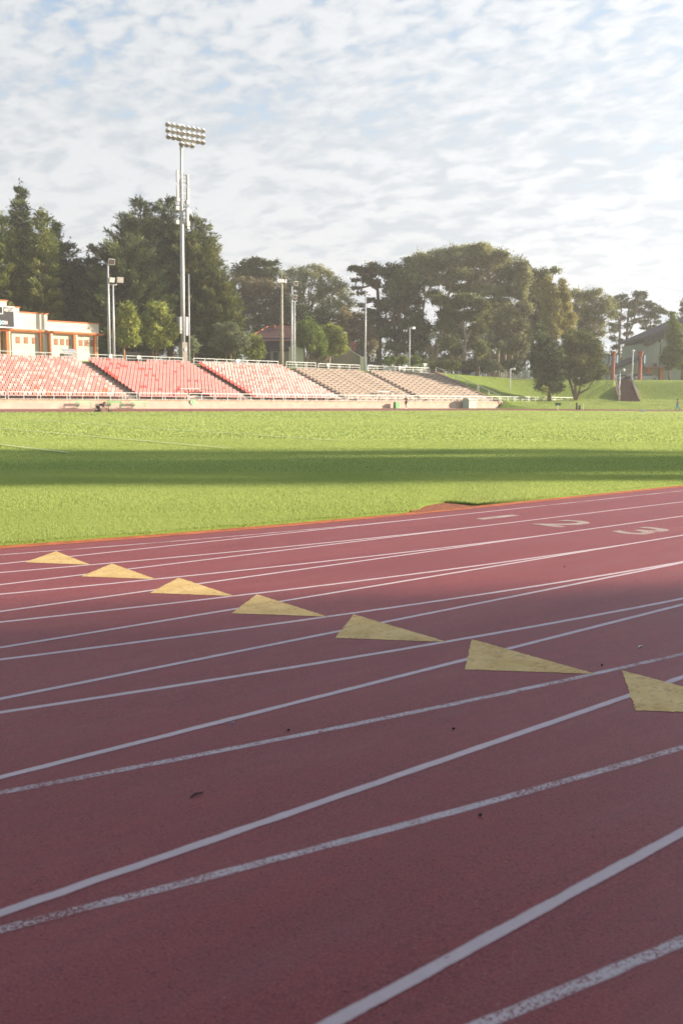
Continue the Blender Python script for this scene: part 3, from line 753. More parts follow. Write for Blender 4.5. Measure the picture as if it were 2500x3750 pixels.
# lamp rows: bars run back-left to front-right
rows_ = [((605, 452), (733, 480), 8), ((606, 474), (733, 502), 8), ((608, 496), (733, 524), 8), ((655, 525), (694, 534), 3)]
bd = (RIGHT * .815 + VIEW * .579).normalized()
def bar_pt(u, v):         # point on the vertical plane through the mast head that contains bd
    d = ray(u, v); nn = Vector((-bd.y, bd.x, 0)); o = Vector((fx, fy, 0)) - CAM; return CAM + d * (o.dot(nn) / d.dot(nn))
for (a, c, n) in rows_:
    A, B = bar_pt(*a), bar_pt(*c); zc = (A.z + B.z) / 2; A.z = B.z = zc
    m = MB(); m.bar(A, B, .14, .14, M['pole']); m.build('crossarm', fl)
    for k in range(n):
        p = A.lerp(B, k / (n - 1)) + Vector((.10, -.45, -.05)); m = MB()
        ax = Vector((-.22, -.50, -.84)).normalized(); x_ = ax.cross(Vector((0, 0, 1))).normalized(); y_ = x_.cross(ax)
        prof = [(-.30, .07), (-.25, .18), (-.12, .27), (.05, .32), (.22, .34)]; vs = []; fs = []; sg = 12
        for (q, r_) in prof:
            for s in range(sg): a2 = 2 * PI * s / sg; vs.append(p + ax * q + (x_ * math.cos(a2) + y_ * math.sin(a2)) * r_)
        for i in range(len(prof) - 1):
            for s in range(sg): fs.append((i * sg + s, i * sg + (s + 1) % sg, (i + 1) * sg + (s + 1) % sg, (i + 1) * sg + s))
        fs.append(tuple(range(sg))); m.add(vs, fs, M['white']); m.bar(p - ax * .3, p + Vector((-.1, .42, .05)), .09, .09, M['pole']); lp = m.build('lamp', fl, True)
        m = MB(); m.tube([p + ax * .19, p + ax * .22], .31, M['poleconc'], 12); m.build('lens', lp)
m = MB(); q = bar_pt(711, 470); m.box(q.x - .09, q.x + .09, q.y - .09, q.y + .09, q.z, fz(458), M['redbark']); m.build('camera_box', fl)

def flood_box(e, c, w=.9, h=.75, tilt=.5, rz=0.0, dark=True):
    # boxy floodlight whose glass looks down at the field
    R_ = Matrix.Translation(c) @ Matrix.Rotation(rz, 4, 'Z') @ Matrix.Rotation(tilt, 4, 'X')
    m = MB(); m.add([R_ @ Vector(p) for p in ((-w / 2, -.24, -h / 2), (w / 2, -.24, -h / 2), (w / 2, -.24, h / 2), (-w / 2, -.24, h / 2), (-w * .36, .22, -h * .3), (w * .36, .22, -h * .3), (w * .36, .22, h * .3), (-w * .36, .22, h * .3))],
                    [(0, 1, 2, 3), (7, 6, 5, 4), (0, 4, 5, 1), (1, 5, 6, 2), (2, 6, 7, 3), (3, 7, 4, 0)], M['lampcase'])
    o = m.build('lamp_box', e)
    m = MB(); m.add([R_ @ Vector(p) for p in ((-w * .42, -.265, -h * .4), (w * .42, -.265, -h * .4), (w * .42, -.265, h * .4), (-w * .42, -.265, h * .4), (-w * .42, -.245, -h * .4), (w * .42, -.245, -h * .4), (w * .42, -.245, h * .4), (-w * .42, -.245, h * .4))], [(0, 1, 2, 3), (4, 7, 6, 5), (0, 4, 5, 1), (1, 5, 6, 2), (2, 6, 7, 3), (3, 7, 4, 0)], M['lampface'] if dark else M['lampcase']); m.build('glass', o)
def pxy(u, Y): p = on_y(u, 1330, Y); return p.x
x = pxy(402, 114.4); e = empty('lamp_pole', (x, 114.4, 5.7), 'tall pale pole with one floodlight on top and one half-way, left of its pair', 'lamp pole')
zt_ = lambda u, v, Y: on_y(u, v, Y).z
pole(e, x, 114.4, 5.7, zt_(398, 968, 114.4), .20, .11, 'pole'); flood_box(e, (x + .35, 114.2, zt_(398, 957, 114.4)), .85, .75, .35, -.15); flood_box(e, (x + .25, 114.1, zt_(398, 1024, 114.4)), .75, .62, .3, .0, False)
x2 = pxy(419, 114.4); e = empty('lamp_pole', (x2, 114.4, 5.7), 'shorter pale pole with a bent arm and one floodlight, right of its pair', 'lamp pole')
pole(e, x2, 114.4, 5.7, zt_(416, 1042, 114.4), .17, .10); zc = zt_(416, 1043, 114.4); m = MB(); m.tube([(x2 - .55, 114.4, zc), (x2 + .35, 114.4, zc), (x2 + .55, 114.4, zc + .12), (x2 + .6, 114.4, zc + .4)], .07, M['pole'], 8); m.build('arm', e, True)
flood_box(e, (x2 + .85, 114.2, zc + .68), .85, .7, .25, -.25, False)
x = pxy(694, 115); e = empty('thin_pole', (x, 115, 5.7), 'thin bare pale pole just right of the floodlight mast', 'pole'); pole(e, x, 115, 5.7, zt_(692, 1005, 115), .13, .07)
x = pxy(1031, 114.6); e = empty('antenna_pole', (x, 114.6, 5.4), 'thick weathered pole topped with small antennas beside the tiled house', 'pole')
pole(e, x, 114.6, 5.4, zt_(1031, 1040, 114.6), .30, .17, 'palewood'); zc = zt_(1031, 1030, 114.6)
m = MB(); m.bar((x - .7, 114.6, zc), (x + .75, 114.6, zc), .1, .1, M['lampcase'])
for dx in (-.65, -.25, .2, .7): m.box(x + dx - .1, x + dx + .1, 114.5, 114.7, zc - .15, zc + .3, M['white'])
m.tube([(x, 114.6, zc - .4), (x + .02, 114.6, zc + 1.4)], [.05, .03], M['lampcase'], 6); m.build('antenna', e)
x = pxy(1068, 114.6); e = empty('lamp_pole', (x, 114.6, 5.5), 'pole with two dark floodlights, one above the other, left of its slimmer neighbour', 'lamp pole')
pole(e, x, 114.6, 5.5, zt_(1067, 1048, 114.6), .18, .12); flood_box(e, (x + .35, 114.3, zt_(1067, 1036, 114.6)), .75, .6, .3); flood_box(e, (x + .15, 114.25, zt_(1067, 1086, 114.6)), .7, .6, .3)
x2 = pxy(1078, 114.6); e = empty('lamp_pole', (x2, 114.6, 5.5), 'slim pole with a curved crossarm at its top, right of its pair', 'lamp pole'); zc = zt_(1078, 1103, 114.6)
pole(e, x2, 114.6, 5.5, zc, .15, .10); m = MB(); m.tube([(x2 - .6, 114.6, zc + .25), (x2 - .5, 114.6, zc - .02), (x2 + .35, 114.6, zc), (x2 + .45, 114.6, zc + .12)], .05, M['pole'], 6); m.build('arm', e, True)
x = pxy(1336, 114); e = empty('flagpole', (x, 114, 5.4), 'tall bare tapering pole in front of the white corner of the gabled house', 'pole'); pole(e, x, 114, 5.4, zt_(1335, 1068, 114), .17, .09)
x = pxy(1498, 113.9); e = empty('lamp_pole', (x, 113.9, 5.4), 'slim pale lamp pole with a short arm above the last benches', 'lamp pole'); zc = zt_(1498, 1200, 113.9); pole(e, x, 113.9, 5.4, zc, .11, .08)
m = MB(); m.bar((x, 113.9, zc), (x + .55, 113.9, zc), .08, .08, M['pole']); m.build('arm', e); m = MB(); m.box(x + .4, x + .95, 113.6, 114.1, zc - .17, zc + .17, M['white']); m.build('lamp_head', e)
x = 131.5; e = empty('lamp_pole', (x, 105, terrain(x, 105) - .1), 'white lamp pole on the grass bank behind the low railing', 'lamp pole'); zc = zt_(1866, 1351, 105); pole(e, x, 105, terrain(x, 105) - .1, zc, .10, .08, 'white')
m = MB(); m.bar((x, 105, zc), (x + .6, 105, zc), .08, .08, M['white']); m.build('arm', e); m = MB(); m.ball((x + .85, 105, zc + .02), .26, M['white'], 10, 8, (1.1, 1, .75)); m.build('lamp_head', e, True)
p = at(2264, 1463, 163); gz = terrain(p.x, p.y); e = empty('lamp_pole', (p.x, p.y, gz - .1), 'lamp pole with a round white head at the foot of the brown stairway', 'lamp pole'); zc = at(2264, 1356, 163).z
pole(e, p.x, p.y, gz - .1, zc, .11, .09, 'pole'); m = MB(); m.bar((p.x, p.y, zc), (p.x + .35, p.y - .3, zc), .07, .07, M['pole']); m.build('arm', e); m = MB(); m.ball((p.x + .45, p.y - .38, zc), .27, M['white'], 10, 8); m.build('lamp_head', e, True)
for u, vb, vt, D, mm, t in ((2312, 1396, 1288, 179, 'white', 'white lamp pole at the top of the bank between the brick pillars'), (2411, 1392, 1248, 186, 'darkmetal', 'dark lamp pole in front of the sage green building')):
    p = at(u, vb, D); gz = terrain(p.x, p.y); e = empty('lamp_pole', (p.x, p.y, gz - .1), t, 'lamp pole'); zc = at(u, vt, D).z
    pole(e, p.x, p.y, gz - .1, zc, .12, .08, mm); m = MB()
    if mm == 'white': m.ball((p.x, p.y, zc + .1), .25, M['white'], 8, 6)
    else: m.box(p.x - .45, p.x + .1, p.y - .2, p.y + .2, zc - .25, zc + .05, M['darkmetal'])
    m.build('lamp_head', e)

# ------------------------------------------------------------------ fences behind the stand
def picket(name, pts, h, label, mm, gap=.22, w=.05, post=2.6):
    P = [Vector(p) for p in pts]; e = empty(name, tuple(P[0]), label, 'fence')
    m = MB(); r = MB(); po = MB()
    for a, b in zip(P, P[1:]):
        L = (b - a).length; n = int(L / gap)
        for i in range(n + 1): q = a.lerp(b, i / n); m.box(q.x - w / 2, q.x + w / 2, q.y - .02, q.y + .02, q.z, q.z + h, M[mm])
        for z in (.15, h - .15): r.bar(a + Vector((0, 0, z)), b + Vector((0, 0, z)), .05, .06, M[mm])
        for i in range(int(L / post) + 1): q = a.lerp(b, i * post / L); pm = MB(); pm.box(q.x - .06, q.x + .06, q.y + .03, q.y + .13, q.z - .1, q.z + h + .1, M[mm]); pm.build('post', e)
    m.build('pickets', e); r.build('rail', e); return e
picket('picket_fence', [(66, 121, 5.7), (84, 121, 5.7)], 1.75, 'dark steel picket fence behind the round trees and the floodlight mast', 'darkmetal', .2)
pa, pb = at(1905 - 70, 1380, 178), at(1945, 1384, 181)
picket('picket_fence', [(pa.x, pa.y, terrain(pa.x, pa.y)), (pb.x, pb.y, terrain(pb.x, pb.y))], 1.7, 'white picket fence on top of the grass bank below the tree trunks', 'white', .3, .09)
pa, pb = at(1560, 1372, 172), at(1830, 1380, 178)
picket('picket_fence', [(pa.x, pa.y, terrain(pa.x, pa.y)), (pb.x, pb.y, terrain(pb.x, pb.y))], 1.6, 'thin dark fence along the hedge on top of the grass bank', 'darkmetal', .5, .04)

# ------------------------------------------------------------------ houses behind the stand
def box_at(u0, u1, v0, v1, D, depth, m, mb, rot=0):      # upright box facing the camera at view distance D
    a, b = at(u0, v1, D), at(u1, v0, D); w = math.hypot(b.x - a.x, b.y - a.y); c = Vector(((a.x + b.x) / 2, (a.y + b.y) / 2, 0)) + VIEW * depth / 2
    z1 = at((u0 + u1) / 2, v0, D).z; z0 = at((u0 + u1) / 2, v1, D).z
    mb.box(c.x - w / 2, c.x + w / 2, c.y - depth / 2, c.y + depth / 2, z0, z1, m, rz=math.atan2(RIGHT.y, RIGHT.x) + rot, c=(c.x, c.y)); return mb
def view_box(u0, u1, v0, v1, D, depth, m): return box_at(u0, u1, v0, v1, D, depth, m, MB())
def tile_material():
    m, nt, b, oc = base('clay_tiles', .8)
    w = N(nt, 'ShaderNodeTexWave'); w.inputs['Scale'].default_value = .9; w.inputs['Distortion'].default_value = .4; w.bands_direction = 'X'
    mp = N(nt, 'ShaderNodeMapping'); mp.inputs['Rotation'].default_value = (0, 0, .73); nt.links.new(oc, mp.inputs[0]); nt.links.new(mp.outputs[0], w.inputs['Vector'])
    w2 = N(nt, 'ShaderNodeTexWave'); w2.inputs['Scale'].default_value = .8; w2.bands_direction = 'Z'; nt.links.new(oc, w2.inputs['Vector'])
    mu = N(nt, 'ShaderNodeMath', operation='MULTIPLY'); nt.links.new(w.outputs['Fac'], mu.inputs[0]); nt.links.new(w2.outputs['Fac'], mu.inputs[1])
    c = mixc(nt, ramp(nt, mu.outputs[0], [(.15, g3(0)), (.5, g3(1))]).outputs[0], (.07, .045, .048), (.25, .085, .055))  # the roof's shade is put into these darkened tile colours
    nt.links.new(c, b.inputs['Base Color']); return m
M['tiles'] = tile_material()
D = 166
hs = empty('tiled_house', tuple(at(980, 1340, D)), 'house with a hipped red tile roof and walls coloured blue for shade beyond the stand', 'house')
view_box(905, 1100, 1238, 1345, D, 9, M['shadeblue']).build('wall', hs)
def hp(u, v, D): return at(u, v, D)
e1, e2, r1, r2 = hp(890, 1248, D - 1), hp(1112, 1248, D - 1), hp(980, 1196, D + 5), hp(1088, 1196, D + 5); b1, b2 = hp(890, 1248, D - 1) + VIEW * 11.5, hp(1112, 1248, D - 1) + VIEW * 11.5
m = MB(); m.add([e1, e2, r2, r1, b1, b2], [(0, 1, 2, 3), (0, 3, 4), (1, 5, 2), (4, 3, 2, 5), (0, 4, 5, 1)], M['tiles']); rf = m.build('roof', hs)
m = MB(); m.tube([r1, r2], .13, M['orange'], 6); m.tube([e1, r1], .12, M['orange'], 6); m.build('ridge_cap', rf)
view_box(1002, 1006, 1188, 1200, D + 4, .8, M['brick']).build('chimney', rf)
view_box(1023, 1027, 1186, 1205, D + 3, .8, M['orange']).build('chimney', rf)
for u0, u1, v0, v1, in ((925, 940, 1268, 1290), (960, 975, 1262, 1284)): view_box(u0, u1, v0, v1, D - .05, .2, M['window']).build('window', hs)
D = 158
pk = empty('porch_building', tuple(at(1025, 1345, D)), 'small shaded porch building with a low gable in front of the tiled house', 'building')
view_box(990, 1062, 1282, 1350, D, 3.5, M['concrete']).build('wall', pk)
a_, b_, c_ = hp(980, 1286, D - .3), hp(1070, 1286, D - .3), hp(1040, 1266, D - .3); m = MB(); m.prism([a_, b_, c_], VIEW * 4.2, M['roofdark']); m.build('roof', pk)
view_box(1002, 1018, 1290, 1345, D - .06, .1, M['shadeblue']).build('door', pk)
wb = empty('white_building', tuple(at(1085, 1345, 152)), 'small bright sunlit white building behind the paired lamp poles', 'building')
view_box(1058, 1113, 1272, 1350, 152, 3, M['creamwall']).build('wall', wb)
m = MB(); m.prism([hp(1054, 1274, 151.8), hp(1117, 1274, 151.8), hp(1092, 1252, 151.8)], VIEW * 3.4, M['creamwall']); m.build('roof', wb)
view_box(1084, 1089, 1322, 1327, 151.95, .1, M['window']).build('vent', wb)
D = 160
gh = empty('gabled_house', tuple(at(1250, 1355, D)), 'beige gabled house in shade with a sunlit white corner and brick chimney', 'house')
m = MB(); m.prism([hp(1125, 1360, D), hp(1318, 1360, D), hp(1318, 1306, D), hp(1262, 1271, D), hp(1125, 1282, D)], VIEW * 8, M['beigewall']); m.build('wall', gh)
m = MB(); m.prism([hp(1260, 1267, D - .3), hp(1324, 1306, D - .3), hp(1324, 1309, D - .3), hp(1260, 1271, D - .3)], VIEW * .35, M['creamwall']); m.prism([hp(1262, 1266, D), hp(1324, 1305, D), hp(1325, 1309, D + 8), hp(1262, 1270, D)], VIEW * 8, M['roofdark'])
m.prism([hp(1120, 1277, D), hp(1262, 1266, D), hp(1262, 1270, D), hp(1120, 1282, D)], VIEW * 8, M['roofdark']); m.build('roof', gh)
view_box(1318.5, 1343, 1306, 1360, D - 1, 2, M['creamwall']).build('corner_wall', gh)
D2 = D + 9; m = MB(); m.prism([hp(1300, 1300, D2), hp(1270, 1262, D2), hp(1288, 1258, D2), hp(1395, 1332, D2), hp(1340, 1332, D2)], VIEW * 5, M['roofdark']); m.build('rear_roof', gh)
view_box(1283, 1302, 1252, 1285, D + 5, 1.2, M['brick']).build('chimney', gh)
dm = view_box(1356, 1370, 1308, 1324, D + 6, 1.5, M['creamwall']).build('dormer', gh); view_box(1360, 1365, 1311, 1321, D + 5.95, .2, M['window']).build('window', dm)
m = MB(); m.prism([hp(1372, 1308, D + 6.2), hp(1395, 1334, D + 6.2), hp(1340, 1334, D + 6.2), hp(1340, 1326, D + 6.2)], VIEW * 2, M['roofdark']); m.build('side_roof', gh)
# sage green hall on the right
D = 200
hl = empty('green_hall', tuple(at(2430, 1392, D)), 'large sage green hall with a dark parapet roof and terracotta entrance at the right edge', 'building')
m = MB(); m.prism([hp(2357, 1395, D), hp(2560, 1395, D), hp(2560, 1168, D), hp(2357, 1256, D)], VIEW * 16, M['sagewall']); m.build('wall', hl)
m = MB(); m.prism([hp(2352, 1246, D - .8), hp(2350, 1237, D - .8), hp(2430, 1203, D - .8), hp(2560, 1146, D - .8), hp(2560, 1166, D - .8), hp(2430, 1222, D - .8)], VIEW * 17.5, M['roofdark']); m.build('roof', hl)
m = MB(); m.prism([hp(2357, 1266, D - .5), hp(2357, 1236, D - .5), hp(2430, 1206, D - .5), hp(2430, 1236, D - .5), hp(2378, 1266, D - .5)], VIEW * .4, M['roofdark'])
for u, v0, v1 in ((2386, 1235, 1259), (2404, 1222, 1248), (2420, 1215, 1240)): box_at(u, u + 7, v0, v1, D - .55, .4, M['roofdark'], m)
m.build('parapet_fascia', hl)
m = MB(); m.prism([hp(2262, 1395, D + 1), hp(2357, 1395, D + 1), hp(2357, 1312, D + 1), hp(2262, 1350, D + 1)], VIEW * 10, M['sagewall']); m.build('wing_wall', hl)
m = MB(); m.prism([hp(2258, 1350, D + .5), hp(2357, 1311, D + .5), hp(2357, 1302, D + .5), hp(2258, 1343, D + .5)], VIEW * 11, M['roofdark']); m.build('wing_roof', hl)
m = MB(); box_at(2362, 2450, 1344, 1349, D - 2.5, 3, M['brick'], m); m.build('entrance_canopy', hl)
for u0, u1 in ((2366, 2384), (2413, 2427)): view_box(u0, u1, 1350, 1394, D - .4, .4, M['orange']).build('door', hl)
view_box(2396, 2403, 1330, 1350, D - .5, .5, M['darkmetal']).build('vent', hl)
gb = empty('grey_house', tuple(at(2215, 1392, 235)), 'narrow blue-grey house glimpsed left of the brick gate pillar', 'house')
view_box(2196, 2232, 1300, 1395, 235, 8, M['greysiding']).build('wall', gb); view_box(2208, 2213, 1312, 1326, 234.9, .3, M['window']).build('window', gb); view_box(2194, 2233, 1297, 1301, 234.6, 9, M['roofdark']).build('roof', gb); view_box(2218, 2224, 1335, 1350, 234.9, .3, M['window']).build('window', gb)
gb = empty('cream_house', tuple(at(2300, 1392, 260)), 'cream house glimpsed behind the tall pines between the pillars', 'house')
view_box(2262, 2338, 1300, 1395, 260, 8, M['creamwall']).build('wall', gb); view_box(2260, 2340, 1294, 1300, 259.5, 9, M['roofdark']).build('roof', gb)
for u in (2272, 2285, 2298, 2316): view_box(u, u + 6, 1312, 1328, 259.8, .3, M['window']).build('window', gb)
gb = empty('bluish_house', tuple(at(1712, 1372, 250)), 'bluish house glimpsed between the pale tree trunks', 'house')
view_box(1690, 1745, 1325, 1385, 250, 8, M['greysiding']).build('wall', gb); view_box(1700, 1706, 1335, 1346, 249.8, .3, M['window']).build('window', gb); view_box(1686, 1749, 1318, 1326, 249.5, 9, M['roofdark']).build('roof', gb)
# brick gate pillars
for (u0, u1, t) in ((2234, 2246, 'left'), (2333, 2346, 'right')):
    D = 177; c = at((u0 + u1) / 2, 1394, D); gz = 4.8; zt1 = at(2240, 1287, D).z
    e = empty('gate_pillar', (c.x, c.y, gz), f'tall round red brick gate pillar on the {t} of the stairway top', 'pillar', 'brick gate pillars at the top of the stairway')
    m = MB(); m.tube([(c.x, c.y, gz), (c.x, c.y, gz + .3), (c.x, c.y, zt1 - .9)], [.42, .36, .34], M['brick'], 14); m.build('shaft', e, True)
    m = MB(); m.tube([(c.x, c.y, zt1 - .9), (c.x, c.y, zt1 - .6), (c.x, c.y, zt1 - .3), (c.x, c.y, zt1)], [.36, .38, .50, .56], M['brick'], 14); m.build('capital', e)
    for s in (-1, 1):
        q = c + RIGHT * s * .75; m = MB(); m.box(q.x - .22, q.x + .22, q.y - .04, q.y + .04, gz + 3.2, gz + 4.6, mat('blue_banner', (.13, .24, .36), .8)); m.bar((c.x, c.y, gz + 4.55), (q.x, q.y, gz + 4.55), .05, .05, M['darkmetal']); m.build('banner', e)
# stairway down the bank
dr = Vector((fb.x - fa.x, fb.y - fa.y, 0)); L = dr.length; dr.normalize(); sd = Vector((dr.y, -dr.x, 0)); hw = 1.15
st = empty('stairway', tuple(fa), 'brown stairway cut straight up the grass bank between two handrails', 'stairs')
m = MB(); n = 22
for i in range(n):
    a0 = fa + dr * (L * i / n); z1 = fa.z + (fb.z - fa.z) * (i + 1) / n + .12
    w_ = hw * (1.1 - .15 * i / n)
    m.prism([a0 - sd * w_ + Vector((0, 0, -.6 + z1 - a0.z)), a0 + sd * w_ + Vector((0, 0, -.6 + z1 - a0.z)), a0 + sd * w_ + Vector((0, 0, z1 - a0.z)), a0 - sd * w_ + Vector((0, 0, z1 - a0.z))], dr * (L / n + .0), M['stairs'])
m.build('steps', st)
for s in (-1, 1):
    w_ = hw * 1.1 + .16; m = MB(); p0 = fa + sd * s * w_; p1 = fb + sd * s * w_
    m.prism([p0 + Vector((0, 0, -.8)), p0 + Vector((0, 0, .42)), p1 + Vector((0, 0, .42)), p1 + Vector((0, 0, -.8))], sd * s * .25, M['stairwall']); m.build('side_wall', st)
    hr = MB()
    for h in (.95, 1.35): hr.tube([p0 + Vector((0, 0, h)), p1 + Vector((0, 0, h))], .03, M['pole'], 6)
    for i in range(8): q = p0.lerp(p1, i / 7); hr.tube([q + Vector((0, 0, .3)), q + Vector((0, 0, 1.35))], .025, M['pole'], 6)
    hr.build('handrail', st)

# ------------------------------------------------------------------ parked cars at the top of the bank
def car(u, D, label, paint, rz):
    p = at(u, 1392, D); z = terrain(p.x, p.y); e = empty('parked_car', (p.x, p.y, z), label, 'car', 'cars parked behind the bank', rz)
    W = wm(e)
    def add(mb, nm, par=e, sm_=False):
        me = mb.mesh(nm, sm_); o = link(nm, me, par); return o
    m = MB(); pr = [(-2.1, .35), (-2.15, .75), (-1.9, .95), (-1.25, 1.0), (-.75, 1.42), (.75, 1.45), (1.35, 1.0), (2.0, .88), (2.15, .6), (2.1, .3)]
    m.prism([(x, -.85, zz_) for x, zz_ in pr], (0, 1.7, 0), M[paint]); bd_ = add(m, 'body')
    m = MB()
    for yy in (-.86, .85): m.prism([(-1.1, yy, 1.02), (-.7, yy, 1.36), (.7, yy, 1.38), (1.2, yy, 1.02)], (0, .01, 0), M['window'])
    add(m, 'side_windows')
    m = MB(); m.prism([(1.36, -.7, 1.04), (1.36, .7, 1.04), (.82, .66, 1.40), (.82, -.66, 1.40)], (.02, 0, .03), M['window']); add(m, 'windscreen')
    for xx in (-1.35, 1.35):
        for yy in (-.88, .70):
            m = MB(); m.tube([(xx, yy, .33), (xx, yy + .18, .33)], .33, M['darkmetal'], 12); wh = add(m, 'wheel')
            m = MB(); m.tube([(xx, yy - .01, .33), (xx, yy + .19, .33)], .18, M['cart'], 8); add(m, 'rim', wh)
    for xx, yy in ((2.13, -.6), (2.13, .6)): m = MB(); m.box(xx - .05, xx + .03, yy - .18, yy + .18, .62, .78, M['white']); add(m, 'headlight')
car(2362, 188, 'silver car parked right of the right brick pillar', 'cart', -.7)
car(2322, 190, 'dark car parked between the brick pillars, near the white lamp pole', 'card', -.75)
car(2270, 196, 'blue-grey car parked just right of the left brick pillar', 'cart', -.6)

# ------------------------------------------------------------------ small things along the far straight
def park_bench(x, label, mm):
    e = empty('park_bench', (x, 98.25, .14), label, 'bench', 'green slatted benches against the stand wall')
    m = MB()
    for k in range(3): m.box(x - .95, x + .95, 98.12 - k * .14, 98.24 - k * .14, .56, .60, M[mm])
    m.build('seat', e); m = MB()
    for k in range(2): m.box(x - .95, x + .95, 98.34 + k * .03, 98.37 + k * .03, .74 + k * .14, .85 + k * .14, M[mm])
    m.build('backrest', e)
    for dx in (-.75, .75):
        m = MB(); m.bar((x + dx, 97.84, .56), (x + dx, 97.78, .14), .05, .05, M[mm]); m.bar((x + dx, 98.2, .56), (x + dx, 98.34, .14), .05, .05, M[mm]); m.bar((x + dx, 98.25, .56), (x + dx, 98.40, .98), .05, .04, M[mm]); m.bar((x + dx, 97.82, .55), (x + dx, 98.3, .55), .04, .04, M[mm]); m.bar((x + dx, 97.8, .56), (x + dx, 97.86, .78), .04, .04, M[mm]); m.bar((x + dx, 97.86, .78), (x + dx, 98.33, .78), .04, .04, M[mm]); m.build('leg', e)
park_bench(51.35, 'leftmost of the three green slatted benches, left of the crouching person', 'greenpale')
park_bench(55.05, 'brighter green slatted bench just right of the crouching person', 'greenpaint')
park_bench(58.0, 'pale green slatted bench farthest right, below the end of the left block', 'greenpale')
m = MB(); m.tube([(65.6, 98.93, .88), (65.6, 98.96, .88)], .36, M['greenpale'], 8); m.prism([(65.52, 98.92, 1.1), (65.62, 98.92, 1.1), (65.75, 98.92, .6), (65.66, 98.92, .6)], (0, .01, 0), M['greenpaint']); tag(m.build('wall_plaque'), 'pale green eight-sided plaque on the front wall under the gateway rail', 'sign')
e = empty('green_box', (98.4, 98.2, .13), 'bright green upright box standing against the wall left of the runner', 'box'); m = MB(); m.box(98.05, 98.8, 98.0, 98.5, .13, .93, M['greenpaint']); m.build('body', e); m = MB(); m.box(98.0, 98.85, 97.95, 98.55, .93, 1.0, M['greenpale']); m.build('lid', e)
e = empty('utility_box', (113.5, 98.1, .13), 'large pale green utility cabinet standing in front of the wall on the track edge', 'cabinet'); m = MB(); m.box(112.6, 114.25, 97.4, 98.6, .13, 1.32, M['utility']); m.build('body', e)
m = MB(); m.prism([(112.5, 97.3, 1.32), (114.35, 97.3, 1.32), (114.35, 97.6, 1.6), (112.5, 97.6, 1.6)], (0, 1.0, 0), M['greenpale'] if 0 else M['utility']); m.build('lid', e); m = MB(); m.box(113.7, 113.85, 97.36, 97.40, .7, .85, M['galv']); m.build('latch', e)
e = empty('pale_cabinet', (121, 114.2, 5.7), 'pale cabinet with a slanting green-grey lid at the top of the stand', 'cabinet'); m = MB(); m.box(120.4, 121.9, 113.9, 114.6, 5.6, 6.55, M['creamwall']); m.build('body', e)
m = MB(); m.prism([(120.0, 113.8, 7.2), (121.4, 113.8, 7.2), (121.95, 113.8, 6.55), (120.4, 113.8, 6.55)], (0, .9, 0), M['utility']); m.build('lid', e)
e = empty('caged_box', (58.5, 114.2, 5.75), 'barred grey box with a slanting roof behind the top railing, before the cream building', 'cage')
m = MB()
for k in range(15): m.box(57.05 + k * .13, 57.09 + k * .13, 113.8, 113.84, 5.7, 6.75, M['pole'])
m.build('bars', e); m = MB(); m.box(57.0, 58.95, 114.3, 115.0, 5.7, 6.7, M['beigewall']); m.build('body', e)
m = MB(); m.prism([(56.9, 113.7, 6.72), (59.0, 113.7, 6.72), (59.0, 115.1, 7.15), (57.2, 115.1, 7.15)], (0, 0, .06), M['pole']); m.build('lid', e)
p = on_z(2041, 1503, .08); e = empty('field_sign', tuple(p), 'small dark green sign on a thin stake at the far edge of the turf', 'sign'); m = MB(); m.bar(p, p + Vector((0, 0, .75)), .05, .05, M['white']); m.build('stake', e); m = MB(); m.box(p.x - .42, p.x + .42, p.y - .02, p.y + .02, .72, 1.08, mat('dark_green_board', (.04, .09, .06), .7), rz=-.5); m.build('board', e)
for u, v, h, r_, mm, t, c_ in ((2110, 1494, .95, .14, 'darkmetal', 'black post standing on the grass island right of the field sign', 'post'), (2121, 1477, .55, .16, 'darkmetal', 'short black bin behind the low railing on the grass island', 'bin'), (2087, 1495, .9, .05, 'white', 'thin white stake on the grass island left of the black post', 'stake'), (2134, 1495, .9, .05, 'white', 'thin white stake on the grass island right of the black post', 'stake')):
    D = 148; p = at(u, v, D); z = terrain(p.x, p.y); m = MB(); m.tube([(p.x, p.y, z - .1), (p.x, p.y, z + h)], r_, M[mm], 8); m.tube([(p.x, p.y, z + h), (p.x, p.y, z + h + .04)], r_ * 1.15, M[mm], 8); tag(m.build(c_), t, c_)
p = on_z(2352, 1509, .03); m = MB(); m.box(p.x - .38, p.x + .38, p.y - .2, p.y + .2, .03, .24, M['white'], rz=-.73); m.box(p.x - .30, p.x + .30, p.y - .14, p.y + .14, .24, .30, M['white'], rz=-.73); tag(m.build('white_crate'), 'low white block lying on the far right edge of the turf', 'box')

# ------------------------------------------------------------------ trees
def leaf_object(name, C_, A_, Ln, Wd, tint, mt, parent):
    """diamond leaves: centres, axis directions, lengths, widths"""
    n = len(C_)
    B_ = np.cross(A_, RNG.normal(size=(n, 3))); B_ /= np.linalg.norm(B_, axis=1, keepdims=True) + 1e-9
    P = np.empty((n, 4, 3)); l = Ln[:, None] / 2; w = Wd[:, None] / 2
    P[:, 0] = C_ - A_ * l; P[:, 1] = C_ + B_ * w; P[:, 2] = C_ + A_ * l; P[:, 3] = C_ - B_ * w
    P = P.reshape(-1, 3) - np.array(wm(parent).translation)
    me = bpy.data.meshes.new(name); me.vertices.add(n * 4); me.vertices.foreach_set('co', P.ravel())
    me.loops.add(n * 4); me.loops.foreach_set('vertex_index', np.arange(n * 4, dtype=np.int32))
    me.polygons.add(n); me.polygons.foreach_set('loop_start', np.arange(0, n * 4, 4, dtype=np.int32))
    a = me.attributes.new('tint', 'FLOAT', 'POINT'); a.data.foreach_set('value', np.repeat(np.clip(tint, 0, 1), 4).astype(np.float32))
    me.materials.append(M[mt]); me.update(); me.validate()
    return link(name, me, parent)
